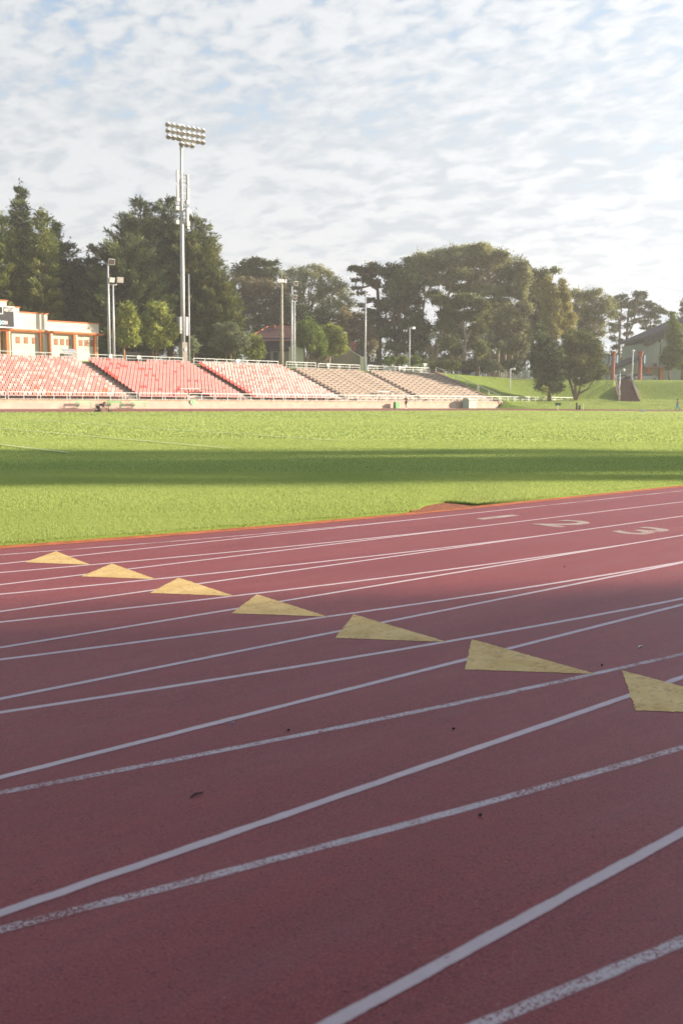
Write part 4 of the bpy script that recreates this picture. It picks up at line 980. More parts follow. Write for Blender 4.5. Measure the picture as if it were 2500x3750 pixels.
def unit(a): return a / (np.linalg.norm(a, axis=-1, keepdims=True) + 1e-9)
V3 = np.array(VIEW); R3 = np.array(RIGHT); U3 = np.array((0, 0, 1.))
K = 1.5944
def tree(label, name, D, base, lobes, mt, trunk='bark', tr=.35, leaf=.34, dens=1.0, clump=.85, flat_=.75, lobe_depth=1.0, limbs=True, dz=1.5, splits=None, group=None, gap=.0, droop=0, cat='tree', zbase=None, aspect=.58):
    """base: (u, v) of the trunk foot in 1568-wide pixels; lobes: (u, v, ru, rv) in the same pixels, at view distance D"""
    bu, bv = base[0] * K, base[1] * K; p = at(bu, bv, D)
    while p.y < 117 and p.x < 122.5: D += 1; p = at(bu, bv, D)      # keep clear of the stand
    zb = zbase if zbase is not None else terrain(p.x, p.y)
    e = empty(name, (p.x, p.y, zb - .1), label, cat, group); s = D / F * K
    rr = random.Random(int(base[0] * 31 + D)); CC = []; CR = []; TN = []; lc = []
    for (u, v, ru, rv) in lobes:
        off = rr.uniform(-dz, dz) ; c = np.array(at(u * K, v * K, D)) + V3 * off; a, b_ = ru * s, rv * s; dd = (a * .6 + b_ * .4) * lobe_depth
        lc.append((c, a, b_))
        area = 4 * PI * ((a * b_ + a * dd + b_ * dd) / 3); n = max(5, int(area / (clump * clump) * 1.05 * dens))
        q = unit(RNG.normal(size=(n, 3))); r_ = RNG.uniform(.4, 1.18, n) ** .55
        q *= r_[:, None]; CC.append(c + q[:, :1] * R3 * a + q[:, 1:2] * V3 * dd + q[:, 2:] * U3 * b_)
        CR.append(np.full(n, clump) * RNG.uniform(.4, 1.2, n)); TN.append(np.full(n, rr.uniform(.3, .7)) + RNG.normal(0, .26, n))
    CC = np.concatenate(CC); CR = np.concatenate(CR); TN = np.concatenate(TN)
    k = CC[:, 2] > zb + .3; CC, CR, TN = CC[k], CR[k], TN[k]
    per = int(54 * dens ** .3 * (clump / .85) ** 2 * (.34 / leaf) ** 1.2)
    off = RNG.normal(size=(len(CC), per, 3)) * np.array((.5, .5, .5 * flat_)) * CR[:, None, None]
    C_ = (CC[:, None] + off).reshape(-1, 3); A_ = unit(off.reshape(-1, 3) + RNG.normal(size=C_.shape) * .35 + np.array((0, 0, .12 - droop)))
    n = len(C_); leaf_object('crown', C_, A_, leaf * RNG.uniform(.6, 1.5, n), leaf * aspect * RNG.uniform(.7, 1.4, n), np.repeat(TN, per) + RNG.normal(0, .12, n), mt, e)
    # trunk and limbs
    m = MB(); b0 = Vector((p.x, p.y, zb - .1)); zs = sorted(c[2] for c, _, _ in lc); top = np.mean([c for c, _, _ in lc], axis=0)
    if splits is None:
        sp = Vector(at(bu, (bv + (np.mean([l[1] for l in lobes]) - base[1]) * .35 * K), D)); sp.z = zb + max(1.2, (zs[0] - zb) * .8 if zs[0] > zb + 2 else (top[2] - zb) * .35)
        sps = [(sp, tr * .75)]
        m.tube([b0, b0.lerp(sp, .5) + Vector((rr.uniform(-.2, .2), rr.uniform(-.2, .2), 0)), sp], [tr * 1.25, tr, tr * .78], M[trunk], 9)
    else:
        sps = []
        for pts in splits:     # explicit trunk polylines in pixels
            pl_ = [b0 if i == 0 and abs(q[0] - base[0]) < 3 else Vector(at(q[0] * K, q[1] * K, D)) for i, q in enumerate(pts)]
            n_ = len(pl_); m.tube(pl_, [tr * (1.15 - .75 * i / max(1, n_ - 1)) * (pts[0][2] if len(pts[0]) > 2 else 1) for i in range(n_)], M[trunk], 9); sps += [(q, tr * .5) for q in pl_[1:]]
    m.build('trunk', e, True)
    if limbs:
        m = MB()
        for c, a, b_ in lc:
            cv = Vector(c); s0, r0 = min(sps, key=lambda t: (t[0] - cv).length + max(0, t[0].z - cv.z) * 2); md = s0.lerp(cv, .5) + Vector((rr.uniform(-.5, .5), rr.uniform(-.5, .5), rr.uniform(-.6, .1)))
            m.tube([s0, md, cv], [r0 * .62, r0 * .4, r0 * .15], M[trunk], 6)
            for q in range(3):
                t = cv + Vector((R3 * a * rr.uniform(-.8, .8) + U3 * b_ * rr.uniform(-.2, .8)).tolist()); m.tube([md, md.lerp(t, .5) + Vector((0, 0, .2)), t], [r0 * .3, r0 * .2, r0 * .07], M[trunk], 5)
        m.build('limbs', e, True)
    return e
def conifer(label, name, D, base, peak, half, mt, levels=22, per=7, rise=.35, prof=.8, low=.12, trunk='bark', tr=.3, tuft=.8, leaf=.5, zbase=None, lean=0, skip=0., wid=.14, side=0, nclump=34, group=None):
    bu = base[0] * K; p = at(bu, base[1] * K, D); zb = zbase if zbase is not None else terrain(p.x, p.y); e = empty(name, (p.x, p.y, zb - .1), label, 'tree', group)
    pk = np.array(at(peak[0] * K, peak[1] * K, D)); H = pk[2] - zb; HW = half * K * D / F; rr = random.Random(int(base[0] * 17 + D)); b0 = np.array((p.x, p.y, zb))
    tp = lambda t: b0 + (pk - b0) * t
    C_ = []; A_ = []; TN = []; m = MB(); lv = int(levels)
    for i in range(lv):
        t = low + (1 - low) * (i + rr.random() * .5) / lv; rad = HW * ((1 - t) / (1 - low)) ** prof * (1 if t > low + .12 else .8) + .35
        for j in range(per if t < .85 else 4):
            if rr.random() < skip: continue
            a = rr.uniform(0, 2 * PI); l = rad * rr.choice((.6, .8, .95, 1.0, 1.2)); d = np.array((math.cos(a), math.sin(a), 0))
            l *= 1 + side * float(d @ R3)
            s0 = tp(t); end = s0 + d * l + U3 * l * (rise + rr.uniform(-.15, .15)); n = max(2, int(l / (tuft * .62)))
            m.tube([Vector(s0), Vector(s0 + (end - s0) * .5 - U3 * .1 * l), Vector(end)], [.09 * (1.1 - t) + .02, .05 * (1.1 - t) + .015, .012], M[trunk], 4, False)
            tn = rr.choice((.0, .15, .4, .75, 1.0))
            for q in range(n):
                f = .3 + .7 * (q + 1) / n; c = s0 + (end - s0) * f - U3 * .4 * l * f * (1 - f); k = max(6, int(nclump * (1.15 - .45 * f)))
                o = RNG.normal(size=(k, 3)) * tuft * .42 * np.array((1, 1, .55)) * (1.15 - .4 * f); C_.append(c + o); ax = unit(o * .6 / tuft + d * .7 + U3 * (.35 + .3 * rise) + RNG.normal(size=(k, 3)) * .3); A_.append(ax)
                TN.append(np.full(k, tn) + RNG.normal(0, .14, k))
    k = 60; C_.append(tp(.985) + RNG.normal(size=(k, 3)) * np.array((.18, .18, .6))); A_.append(unit(RNG.normal(size=(k, 3)) * .4 + U3)); TN.append(np.full(k, .5))
    C_ = np.concatenate(C_); A_ = np.concatenate(A_); TN = np.concatenate(TN); n = len(C_)
    leaf_object('crown', C_, A_, leaf * RNG.uniform(.6, 1.4, n), wid * RNG.uniform(.6, 1.4, n), TN, mt, e); m.build('limbs', e)
    m = MB(); m.tube([Vector(b0), Vector(tp(.5)), Vector(tp(.97))], [tr * 1.1, tr * .65, .05], M[trunk], 9); m.build('trunk', e, True)
    return e
PZ = 5.75
# left group beyond the cream building
conifer('rounded yellow-green pine cut by the left edge of the photo', 'pine_tree', 137, (-2, 735), (4, 496), 60, 'leafpine', 24, 12, .25, .45, .1, nclump=46, tuft=1.0, leaf=.5, zbase=PZ, tr=.35)
conifer('tallest pointed dark conifer at the far left behind the cream building', 'conifer_tree', 147, (52, 740), (47, 431), 40, 'leafdark', 38, 11, .5, .75, .1, nclump=46, tuft=.85, zbase=PZ, leaf=.5)
conifer('yellowish pine with tufted tiers right of the tallest left conifer', 'pine_tree', 138, (90, 740), (98, 484), 46, 'leafpine', 24, 11, .28, .62, .10, nclump=46, tuft=1.0, leaf=.5, zbase=PZ, trunk='redbark', tr=.28)
conifer('narrow dark conifer tip right of the yellowish tufted pine', 'conifer_tree', 146, (126, 760), (124, 512), 34, 'leafdark', 30, 11, .4, .6, .1, nclump=46, tuft=.9, zbase=PZ)
conifer('lower dark conifer with a broken top at the gap left of the great cypress', 'conifer_tree', 150, (165, 790), (158, 562), 44, 'leafdark', 26, 12, .3, .45, .06, nclump=46, tuft=1.0, zbase=PZ)
conifer('drooping dark conifer behind the right end of the cream building', 'conifer_tree', 152, (200, 800), (202, 590), 56, 'leafdark', 24, 12, .25, .35, .04, nclump=50, tuft=1.05, zbase=PZ)
# great cypress group
conifer('tall shaggy conifer crown at the back left of the great central group', 'conifer_tree', 152, (338, 800), (322, 462), 92, 'leafdark', 36, 13, .45, .55, .12, tuft=1.0, leaf=.6, zbase=PZ, tr=.6)
conifer('shaggy conifer crown directly behind the floodlight mast', 'conifer_tree', 153, (392, 800), (386, 460), 84, 'leafdark', 36, 13, .5, .55, .12, tuft=1.0, leaf=.6, zbase=PZ, tr=.6)
conifer('broad dark cypress with sprays reaching left over the twin lamp poles', 'cypress_tree', 143, (300, 800), (288, 540), 104, 'leafdark', 28, 15, .30, .36, .06, tuft=1.05, leaf=.7, zbase=PZ, tr=.6, wid=.12)
conifer('olive conifer sloping down right of the floodlight mast', 'conifer_tree', 149, (455, 800), (450, 500), 84, 'leafolive', 32, 13, .4, .6, .12, tuft=1.0, leaf=.6, zbase=PZ, tr=.5)
conifer('lower bushy conifer at the right foot of the great group', 'conifer_tree', 147, (498, 800), (498, 622), 62, 'leafolive', 24, 13, .3, .45, .06, tuft=1.0, leaf=.55, zbase=PZ)
SG = None
tree('bright round-headed street tree behind the twin lamp poles', 'broadleaf_tree', 131, (285, 822), [(294, 715, 18, 17), (285, 740, 17, 18), (305, 745, 15, 20), (295, 770, 18, 18), (278, 770, 11, 14), (308, 778, 12, 12), (290, 790, 12, 8)], 'leafbright', 'redbark', .16, .24, 1.2, .55, dz=.5, zbase=PZ)
tree('larger bright round-headed tree left of the floodlight mast', 'broadleaf_tree', 131, (354, 822), [(362, 710, 20, 17), (345, 735, 18, 18), (378, 735, 20, 20), (360, 760, 22, 22), (395, 760, 14, 18), (340, 765, 14, 18), (380, 782, 16, 15), (355, 790, 14, 10)], 'leafbright', 'redbark', .15, .24, 1.2, .55, dz=.6, zbase=PZ, splits=[[(354, 822), (350, 800), (348, 770)], [(354, 822, .8), (362, 795), (366, 765)]])
tree('small thin sapling with reddish-green leaves above the whitish red seats', 'sapling', 131, (519, 826), [(516, 787, 9, 8), (525, 795, 10, 9), (512, 798, 9, 9), (520, 804, 12, 6), (534, 802, 6, 5)], 'leafbrown', 'palebark', .06, .2, .8, .45, dz=.3, zbase=PZ)
tree('grey-green bushy tree below the lower conifer of the great group', 'bush', 141, (530, 812), [(515, 760, 20, 16), (540, 765, 20, 18), (555, 785, 18, 20), (530, 790, 25, 16), (500, 785, 16, 16)], 'leafgrey', 'bark', .15, .26, .8, .7, zbase=PZ)
tree('small grey-green bush right of the floodlight plinth', 'bush', 133, (444, 822), [(440, 783, 9, 10), (450, 795, 9, 14), (438, 802, 10, 12)], 'leafgrey', 'bark', .1, .22, .9, .5, zbase=PZ, dz=.4)
tree('small dense round green tree left of the tiled house', 'broadleaf_tree', 145, (582, 838), [(584, 778, 13, 12), (575, 795, 14, 14), (592, 795, 13, 15), (582, 812, 18, 12), (598, 812, 7, 10)], 'leafbright', 'bark', .15, .24, 1.3, .5, dz=.4, zbase=PZ)
# eucalyptus and oaks behind the houses
tree('flat-topped dark cypress rising above the brownish eucalyptus', 'cypress_tree', 192, (585, 800), [(590, 603, 22, 8), (565, 612, 22, 8), (612, 608, 16, 7), (628, 603, 12, 5), (575, 625, 36, 9), (610, 628, 28, 8), (550, 635, 18, 8), (630, 622, 10, 5), (590, 640, 40, 7)], 'leafdark', 'bark', .5, .42, 1.0, 1.0, flat_=.5, zbase=PZ)
tree('large brownish eucalyptus left of the antenna pole', 'eucalyptus_tree', 182, (590, 810), [(548, 652, 16, 14), (572, 648, 18, 12), (600, 660, 20, 14), (625, 660, 18, 14), (645, 675, 15, 14), (550, 680, 18, 16), (580, 680, 20, 16), (612, 690, 22, 18), (640, 702, 20, 18), (555, 712, 20, 18), (590, 718, 22, 18), (622, 728, 22, 18), (650, 735, 20, 16), (565, 742, 18, 14), (600, 748, 24, 14), (548, 760, 16, 18), (640, 760, 24, 18)], 'leafbrown', 'palebark', .4, .32, .85, .95, droop=.4, zbase=PZ)
tree('pale airy eucalyptus behind the paired lamp poles', 'eucalyptus_tree', 190, (705, 810), [(648, 632, 13, 11), (660, 650, 14, 12), (678, 628, 18, 13), (700, 620, 12, 8), (728, 615, 14, 9), (742, 628, 18, 13), (715, 640, 20, 14), (762, 640, 14, 12), (785, 655, 14, 12), (690, 655, 20, 14), (740, 658, 22, 14), (768, 670, 20, 14), (798, 680, 13, 12), (805, 698, 10, 10), (720, 680, 22, 13), (760, 695, 24, 13), (685, 685, 18, 14), (790, 706, 16, 10), (655, 672, 14, 14)], 'leafpale', 'palebark', .35, .30, .75, .9, droop=.4, zbase=PZ)
tree('dark leafy tree mass behind the tiled roof', 'broadleaf_tree', 178, (690, 815), [(668, 705, 22, 20), (695, 715, 22, 18), (665, 740, 20, 16), (700, 740, 24, 16), (740, 720, 18, 16), (735, 745, 20, 18), (765, 735, 20, 18), (640, 770, 20, 22), (600, 775, 30, 22), (765, 765, 18, 18)], 'leafdark', 'bark', .4, .34, .9, 1.0, zbase=PZ)
tree('golden-brown oak left of the tall bare flagpole', 'oak_tree', 176, (805, 825), [(790, 722, 16, 12), (815, 728, 18, 14), (835, 745, 16, 16), (795, 745, 18, 14), (818, 760, 18, 16), (800, 780, 14, 14), (830, 778, 14, 14), (848, 770, 14, 16), (850, 795, 14, 14), (825, 800, 14, 12)], 'leafbrown', 'bark', .3, .30, 1.0, .9, zbase=PZ)
tree('wind-swept vivid green tree, left half of the leaning pair beside the white building', 'broadleaf_tree', 140, (699, 838), [(697, 748, 12, 12), (690, 765, 14, 14), (705, 765, 14, 16), (694, 785, 12, 12), (712, 785, 14, 16), (718, 800, 10, 8)], 'leafvivid', 'bark', .16, .24, 1.25, .55, dz=.5, zbase=PZ, splits=[[(699, 838), (700, 815), (697, 790)], [(699, 838, .7), (708, 812), (716, 795)]])
tree('wind-swept vivid green tree, right half of the leaning pair, taller and darker', 'broadleaf_tree', 142, (712, 838), [(711, 740, 10, 10), (718, 755, 13, 12), (728, 770, 14, 15), (736, 788, 12, 15), (742, 805, 8, 12), (722, 790, 12, 12)], 'leafvivid', 'bark', .12, .24, 1.25, .55, dz=.5, zbase=PZ)
tree('slender pale-trunked tree in front of the shaded beige gable', 'broadleaf_tree', 135, (758, 845), [(758, 752, 10, 8), (750, 765, 10, 10), (772, 758, 12, 10), (783, 775, 12, 14), (765, 780, 14, 14), (752, 790, 12, 12), (788, 795, 9, 14), (772, 803, 14, 12), (755, 810, 10, 8), (742, 752, 6, 6)], 'leafbright', 'palebark', .12, .24, 1.1, .5, dz=.5, zbase=PZ)
tree('tangled brown shrub between the leaning green pair and the slender tree', 'bush', 141, (735, 838), [(733, 812, 12, 9), (722, 820, 9, 8), (745, 822, 10, 7)], 'leafbrown', 'bark', .08, .2, .7, .45, zbase=PZ, dz=.4)
# great trees right of centre
tree('dark flat-topped cypress with a long arm reaching left into the sky', 'cypress_tree', 186, (872, 838), [(815, 618, 18, 4), (838, 621, 18, 5), (828, 616, 12, 3), (858, 611, 16, 7), (845, 629, 20, 5), (872, 622, 16, 6), (820, 643, 12, 3), (835, 639, 14, 4), (818, 660, 10, 2.5), (850, 645, 16, 4), (865, 650, 14, 8), (830, 672, 10, 2.5), (850, 690, 8, 4), (845, 715, 12, 8), (830, 700, 8, 5), (840, 742, 14, 12), (860, 730, 16, 14), (875, 700, 16, 14), (855, 765, 16, 14), (878, 760, 16, 20), (850, 790, 16, 12)], 'leafdark', 'bark', .5, .40, 1.05, .85, flat_=.45, dz=1.2, zbase=PZ, splits=[[(872, 838), (868, 760), (868, 690), (866, 640)], [(867, 665, .5), (850, 655), (835, 660), (822, 662)], [(867, 652, .5), (845, 632), (818, 622)]])
dm = [(893, 622, 16, 9), (918, 619, 18, 8), (905, 640, 18, 10), (930, 638, 20, 12), (895, 665, 16, 12), (925, 662, 18, 12), (950, 655, 18, 14), (955, 690, 14, 10), (908, 688, 16, 9), (935, 690, 14, 8), (890, 705, 14, 8), (925, 712, 16, 8), (950, 722, 18, 8), (900, 735, 18, 7), (930, 745, 18, 8), (962, 742, 16, 7), (892, 762, 18, 7), (920, 775, 18, 7), (950, 770, 16, 7), (975, 755, 14, 8), (905, 795, 18, 7), (940, 800, 18, 7), (970, 785, 12, 8)]
tree('dark open-limbed cypress with sky showing between its tiers', 'cypress_tree', 184, (910, 840), [(u, v, ru * 1.15, rv * 1.4) for u, v, ru, rv in dm], 'leafdark', 'bark', .38, .38, 1.0, .85, flat_=.8, dz=2.2, zbase=PZ)
dome = [(945, 603, 16, 12), (962, 600, 18, 13), (985, 590, 18, 13), (1005, 580, 18, 12), (1030, 583, 20, 13), (1052, 575, 16, 9), (1075, 582, 20, 12), (1100, 577, 20, 11), (1125, 582, 18, 12), (1148, 590, 18, 12), (965, 625, 22, 14), (995, 612, 22, 14), (1025, 608, 22, 14), (1060, 605, 24, 14), (1095, 602, 24, 14), (1130, 608, 24, 14), (1160, 606, 20, 14), (1185, 615, 18, 14), (985, 645, 22, 12), (1010, 640, 22, 14), (1045, 635, 24, 14), (1085, 632, 24, 14), (1120, 638, 26, 16), (1160, 636, 24, 16), (1195, 640, 20, 18), (1000, 672, 16, 10), (1065, 662, 26, 12), (1105, 668, 24, 12), (1145, 668, 26, 14), (1185, 672, 22, 16), (1040, 655, 14, 8)]
tree('huge domed eucalyptus with a pale many-limbed trunk, tallest right of centre', 'eucalyptus_tree', 188, (993, 842), dome, 'leafeuc', 'palebark', .62, .34, 1.25, .95, dz=4, droop=.2, zbase=PZ, splits=[[(993, 842), (990, 810), (982, 785), (962, 765), (945, 750)], [(993, 830, .9), (1002, 795), (1012, 775), (1016, 745), (1020, 705), (1035, 660)], [(990, 815, .6), (978, 790), (972, 765), (970, 720), (975, 680)], [(1014, 760, .5), (1035, 735), (1050, 700), (1080, 670)]])
tree('spreading olive cypress in front of the dome, pale forked trunk', 'cypress_tree', 180, (1065, 846), [(1010, 690, 18, 9), (1040, 700, 22, 10), (1065, 690, 22, 10), (1095, 700, 22, 10), (1030, 722, 22, 10), (1060, 728, 18, 8), (1085, 722, 20, 10), (1110, 728, 18, 10), (1020, 745, 20, 9), (1045, 757, 16, 9), (1098, 755, 16, 12), (1090, 785, 12, 12), (1030, 785, 18, 10), (1050, 805, 14, 10), (1105, 800, 12, 14)], 'leafolive', 'palebark', .32, .36, 1.5, .95, flat_=.85, zbase=PZ, splits=[[(1065, 846), (1067, 800), (1070, 775), (1064, 752), (1062, 715)], [(1070, 778, .7), (1080, 760), (1092, 745)]])
tree('olive-brown eucalyptus with a straight pale leaning trunk, right of the forked cypress', 'eucalyptus_tree', 186, (1122, 842), [(1125, 700, 22, 12), (1155, 698, 22, 12), (1140, 722, 24, 12), (1175, 720, 22, 14), (1120, 742, 16, 9), (1160, 745, 22, 12), (1190, 745, 18, 14), (1200, 710, 20, 16), (1150, 768, 18, 9), (1185, 775, 18, 12), (1140, 790, 14, 10), (1170, 800, 18, 12), (1205, 770, 16, 18), (1195, 800, 16, 16)], 'leafeuc', 'palebark', .3, .32, 1.2, .95, droop=.3, zbase=PZ, splits=[[(1122, 842), (1126, 800), (1130, 772), (1131, 744)], [(1131, 756, .6), (1145, 735), (1160, 720)]])
for u, vt, D, t in ((1098, 770, 192, 'thin pale trunk standing between the forked cypress and the leaning eucalyptus'), (1144, 765, 190, 'thin straight pale trunk just right of the leaning eucalyptus trunk'), (1161, 770, 194, 'pair-mate straight trunk, second right of the leaning eucalyptus'), (1037, 760, 194, 'dark reddish trunk left of the forked cypress'), (1176, 765, 196, 'darker trunk nearest the white picket fence')):
    tree(t + ', small high crown', 'eucalyptus_tree', D, (u, 842), [(u, vt - 12, 14, 10), (u + 8, vt - 28, 14, 12), (u - 8, vt - 22, 12, 10)], 'leafeuc', 'palebark' if 'dark' not in t else 'redbark', .24, .34, .7, .9, zbase=PZ)
tree('dark broad tree between the dome and the golden poplars', 'broadleaf_tree', 190, (1222, 842), [(1200, 640, 18, 14), (1220, 630, 16, 12), (1238, 635, 14, 10), (1215, 660, 20, 16), (1240, 660, 14, 14), (1210, 690, 20, 18), (1235, 700, 16, 20), (1215, 730, 20, 20), (1240, 740, 16, 20), (1215, 765, 18, 20), (1255, 625, 14, 5), (1270, 622, 8, 3)], 'leafolive', 'bark', .4, .36, 1.0, .95, zbase=PZ)
tree('golden column-shaped poplar, left and taller of the two', 'poplar_tree', 176, (1262, 800), [(1260, 640, 6, 10), (1258, 658, 11, 14), (1268, 672, 12, 14), (1255, 690, 14, 16), (1272, 700, 14, 16), (1262, 720, 17, 16), (1275, 735, 14, 16), (1258, 745, 15, 16), (1268, 765, 18, 16), (1250, 770, 12, 14)], 'leafgold', 'bark', .25, .30, 1.3, .7, dz=.8, zbase=PZ)
tree('golden column-shaped poplar, right and slimmer of the two', 'poplar_tree', 177, (1298, 800), [(1289, 652, 5, 9), (1291, 668, 9, 12), (1296, 685, 11, 14), (1300, 705, 12, 14), (1297, 725, 14, 14), (1308, 735, 13, 14), (1302, 755, 15, 16), (1290, 745, 10, 14)], 'leafgold', 'bark', .22, .30, 1.3, .7, dz=.8, zbase=PZ)
tree('olive eucalyptus with a rounded ragged crown right of the poplars', 'eucalyptus_tree', 190, (1345, 860), [(1318, 675, 14, 9), (1335, 684, 16, 10), (1352, 676, 16, 10), (1370, 674, 14, 9), (1392, 686, 12, 9), (1405, 700, 10, 12), (1400, 718, 10, 12), (1380, 700, 14, 12), (1355, 700, 18, 12), (1330, 705, 16, 14), (1345, 725, 20, 14), (1375, 722, 12, 10), (1330, 735, 18, 14), (1360, 745, 16, 12), (1378, 760, 10, 12), (1365, 780, 14, 16), (1340, 765, 20, 16), (1372, 740, 10, 8)], 'leafeuc', 'palebark', .3, .31, .85, .9, droop=.4, zbase=5.1)
# understorey and distant woods that close the view between the trunks
for i, (u, v, D, w_, t) in enumerate(((968, 790, 204, 22, 'first'), (1012, 800, 206, 20, 'second'), (1050, 790, 208, 22, 'third'), (1092, 798, 204, 20, 'fourth'), (1128, 790, 208, 20, 'fifth'), (1168, 795, 204, 20, 'sixth'), (1205, 785, 206, 22, 'seventh'))):
    tree('dim understorey tree behind the trunks below the great dome, ' + t + ' from the left', 'understorey_tree', D, (u, 850), [(u - 8, v - 34, w_ * .8, 13), (u + 10, v - 22, w_ * .9, 13), (u - 4, v - 4, w_, 15), (u + 6, v + 26, w_, 14), (u - 10, v + 34, w_ * .8, 12)], 'leafolive' if i % 2 else 'leafgrey', 'bark', .2, .36, .62, 1.0, group='understorey trees below the dome', zbase=PZ)
e = MB(); CC = []
for i in range(900):
    a = RNG.uniform(-.37, .40); D = RNG.uniform(285, 345); p = CAM + (VIEW + RIGHT * a) * D; h = 9 + 5 * noise.noise(Vector((a * 14, 0, 0))) + 2.5 * noise.noise(Vector((a * 60, 3, 0)))
    CC.append((p.x, p.y, RNG.uniform(2, 5 + h)))
CC = np.array(CC); per = 60; C_ = (CC[:, None] + RNG.normal(size=(len(CC), per, 3)) * 1.5).reshape(-1, 3); k = len(C_)
dw = bpy.data.objects.new('tmp', None); COL.objects.link(dw)
o = leaf_object('distant_woods', C_, unit(RNG.normal(size=(k, 3))), RNG.uniform(.7, 1.3, k), RNG.uniform(.4, .8, k), np.repeat(RNG.uniform(0, 1, len(CC)), per), 'leafdark', dw); o.parent = None; bpy.data.objects.remove(dw)
tag(o, 'far wooded rise closing the view behind the trees', 'woods', kind='stuff')
# hedge and shrubs on top of the bank
hb = [(1030 + 22 * i, 838 + (i % 3) * 3, 16, 10 + (i * 7 % 5)) for i in range(8)]
tree('dark clipped hedge on top of the grass bank under the tree trunks', 'hedge', 176, (1100, 856), hb, 'leafdark', 'bark', .08, .26, .9, .6, limbs=False, dz=.5, cat='hedge', zbase=5.3)
tree('pale bushy shrub in front of the dark hedge at the white fence', 'bush', 172, (1135, 855), [(1133, 838, 10, 8), (1143, 843, 8, 6), (1125, 845, 7, 6)], 'leafgrey', 'bark', .06, .22, 1, .45, dz=.3, zbase=5.2)
for u, t in ((920, 'left of the slim lamp pole'), (948, 'just right of the slim lamp pole'), (893, 'right of the white house corner')):
    tree('low bright green shrub behind the top railing ' + t, 'bush', 146, (u, 842), [(u - 5, 828, 8, 6), (u + 7, 825, 9, 7), (u, 832, 13, 5)], 'leafvivid', 'bark', .05, .22, 1.2, .45, limbs=False, dz=.3, zbase=5.75)
tree('dim scrub in the shade behind the last rail of the stand', 'bush', 158, (1000, 846), [(975 + 12 * i, 836 + (i % 2) * 4, 10, 8) for i in range(7)], 'leafolive', 'bark', .06, .24, 1, .5, limbs=False, dz=.5, zbase=5.6)
# front trees on the bank
tree('low dense dark evergreen on the grass bank, touching the ground left of its many-stemmed neighbour', 'evergreen_tree', 161, (1262, 905), [(1245, 800, 18, 14), (1235, 775, 12, 12), (1262, 790, 20, 16), (1232, 825, 16, 16), (1255, 830, 22, 18), (1280, 815, 16, 18), (1235, 855, 14, 14), (1258, 860, 22, 18), (1280, 860, 14, 18), (1262, 885, 22, 14), (1245, 888, 14, 8), (1282, 890, 14, 9), (1240, 755, 8, 8)], 'leafdark', 'bark', .28, .26, 1.25, .7, dz=.9)
tree('many-stemmed dark green tree with a domed crown on the grass bank', 'evergreen_tree', 163, (1322, 912), [(1320, 765, 14, 9), (1340, 775, 16, 12), (1305, 780, 16, 12), (1362, 790, 14, 14), (1325, 795, 22, 16), (1350, 808, 20, 16), (1300, 808, 18, 18), (1372, 815, 10, 14), (1325, 828, 24, 16), (1360, 838, 18, 16), (1300, 838, 16, 16), (1382, 850, 9, 12), (1340, 855, 22, 13), (1368, 862, 16, 10), (1312, 862, 14, 10), (1338, 876, 20, 6)], 'leafolive', 'bark', .24, .27, 1.2, .7, dz=1.2, splits=[[(1322, 912), (1313, 893), (1305, 868), (1303, 840)], [(1322, 908, .9), (1320, 888), (1322, 860), (1325, 820)], [(1322, 905, .8), (1333, 885), (1342, 858)], [(1326, 905, .7), (1350, 893), (1364, 870)]])
tree('tiny staked sapling on the shaded slope right of the white bank lamp', 'sapling', 158, (1249, 912), [(1252, 893, 6, 5), (1246, 897, 5, 4)], 'leafbright', 'palebark', .05, .2, .8, .4, limbs=False, dz=.2)
# tall open pines right of the eucalyptus
pa = [(1416, 687, 9, 7), (1432, 681, 9, 7), (1409, 705, 10, 7), (1445, 695, 12, 10), (1425, 702, 14, 8), (1412, 722, 10, 6), (1426, 730, 12, 6), (1410, 746, 11, 5), (1404, 760, 9, 5), (1420, 752, 10, 5), (1405, 778, 9, 5), (1425, 782, 9, 4), (1415, 798, 9, 5)]
tree('tall open pine with layered tufts, leftmost of the three at the gate', 'pine_tree', 232, (1420, 868), pa, 'leafdark', 'bark', .34, .34, .95, .75, flat_=.5, dz=1.5, zbase=5, splits=[[(1420, 868), (1421, 800), (1423, 750), (1426, 700)]])
pb_ = [(1462, 677, 11, 8), (1474, 680, 8, 9), (1470, 693, 12, 8), (1452, 702, 12, 8), (1470, 712, 14, 8), (1446, 722, 10, 6), (1455, 740, 12, 5), (1440, 748, 10, 5), (1465, 735, 8, 5), (1445, 765, 10, 5), (1458, 785, 14, 5), (1440, 792, 8, 5), (1470, 798, 10, 5), (1448, 805, 12, 6), (1438, 825, 12, 8), (1460, 818, 10, 7)]
tree('tall open pine with a rounded head, middle of the three at the gate', 'pine_tree', 234, (1438, 868), pb_, 'leafdark', 'bark', .36, .34, .95, .75, flat_=.5, dz=1.5, zbase=5, splits=[[(1438, 868), (1438, 790), (1440, 740), (1444, 700)], [(1441, 770, .6), (1452, 745), (1462, 705)]])
pc = [(1485, 700, 10, 8), (1497, 704, 9, 8), (1505, 712, 10, 7), (1490, 722, 14, 7), (1520, 717, 11, 5), (1500, 728, 12, 5), (1482, 738, 9, 5), (1508, 738, 9, 5), (1480, 755, 9, 4), (1500, 750, 8, 4), (1475, 745, 6, 4)]
tree('open pine leaning right over the green hall roof, rightmost of the three', 'pine_tree', 236, (1494, 868), pc, 'leafdark', 'bark', .3, .34, .9, .75, flat_=.5, dz=1.5, zbase=5, splits=[[(1494, 868), (1494, 770), (1492, 735)], [(1493, 762, .6), (1483, 745), (1478, 730)]])
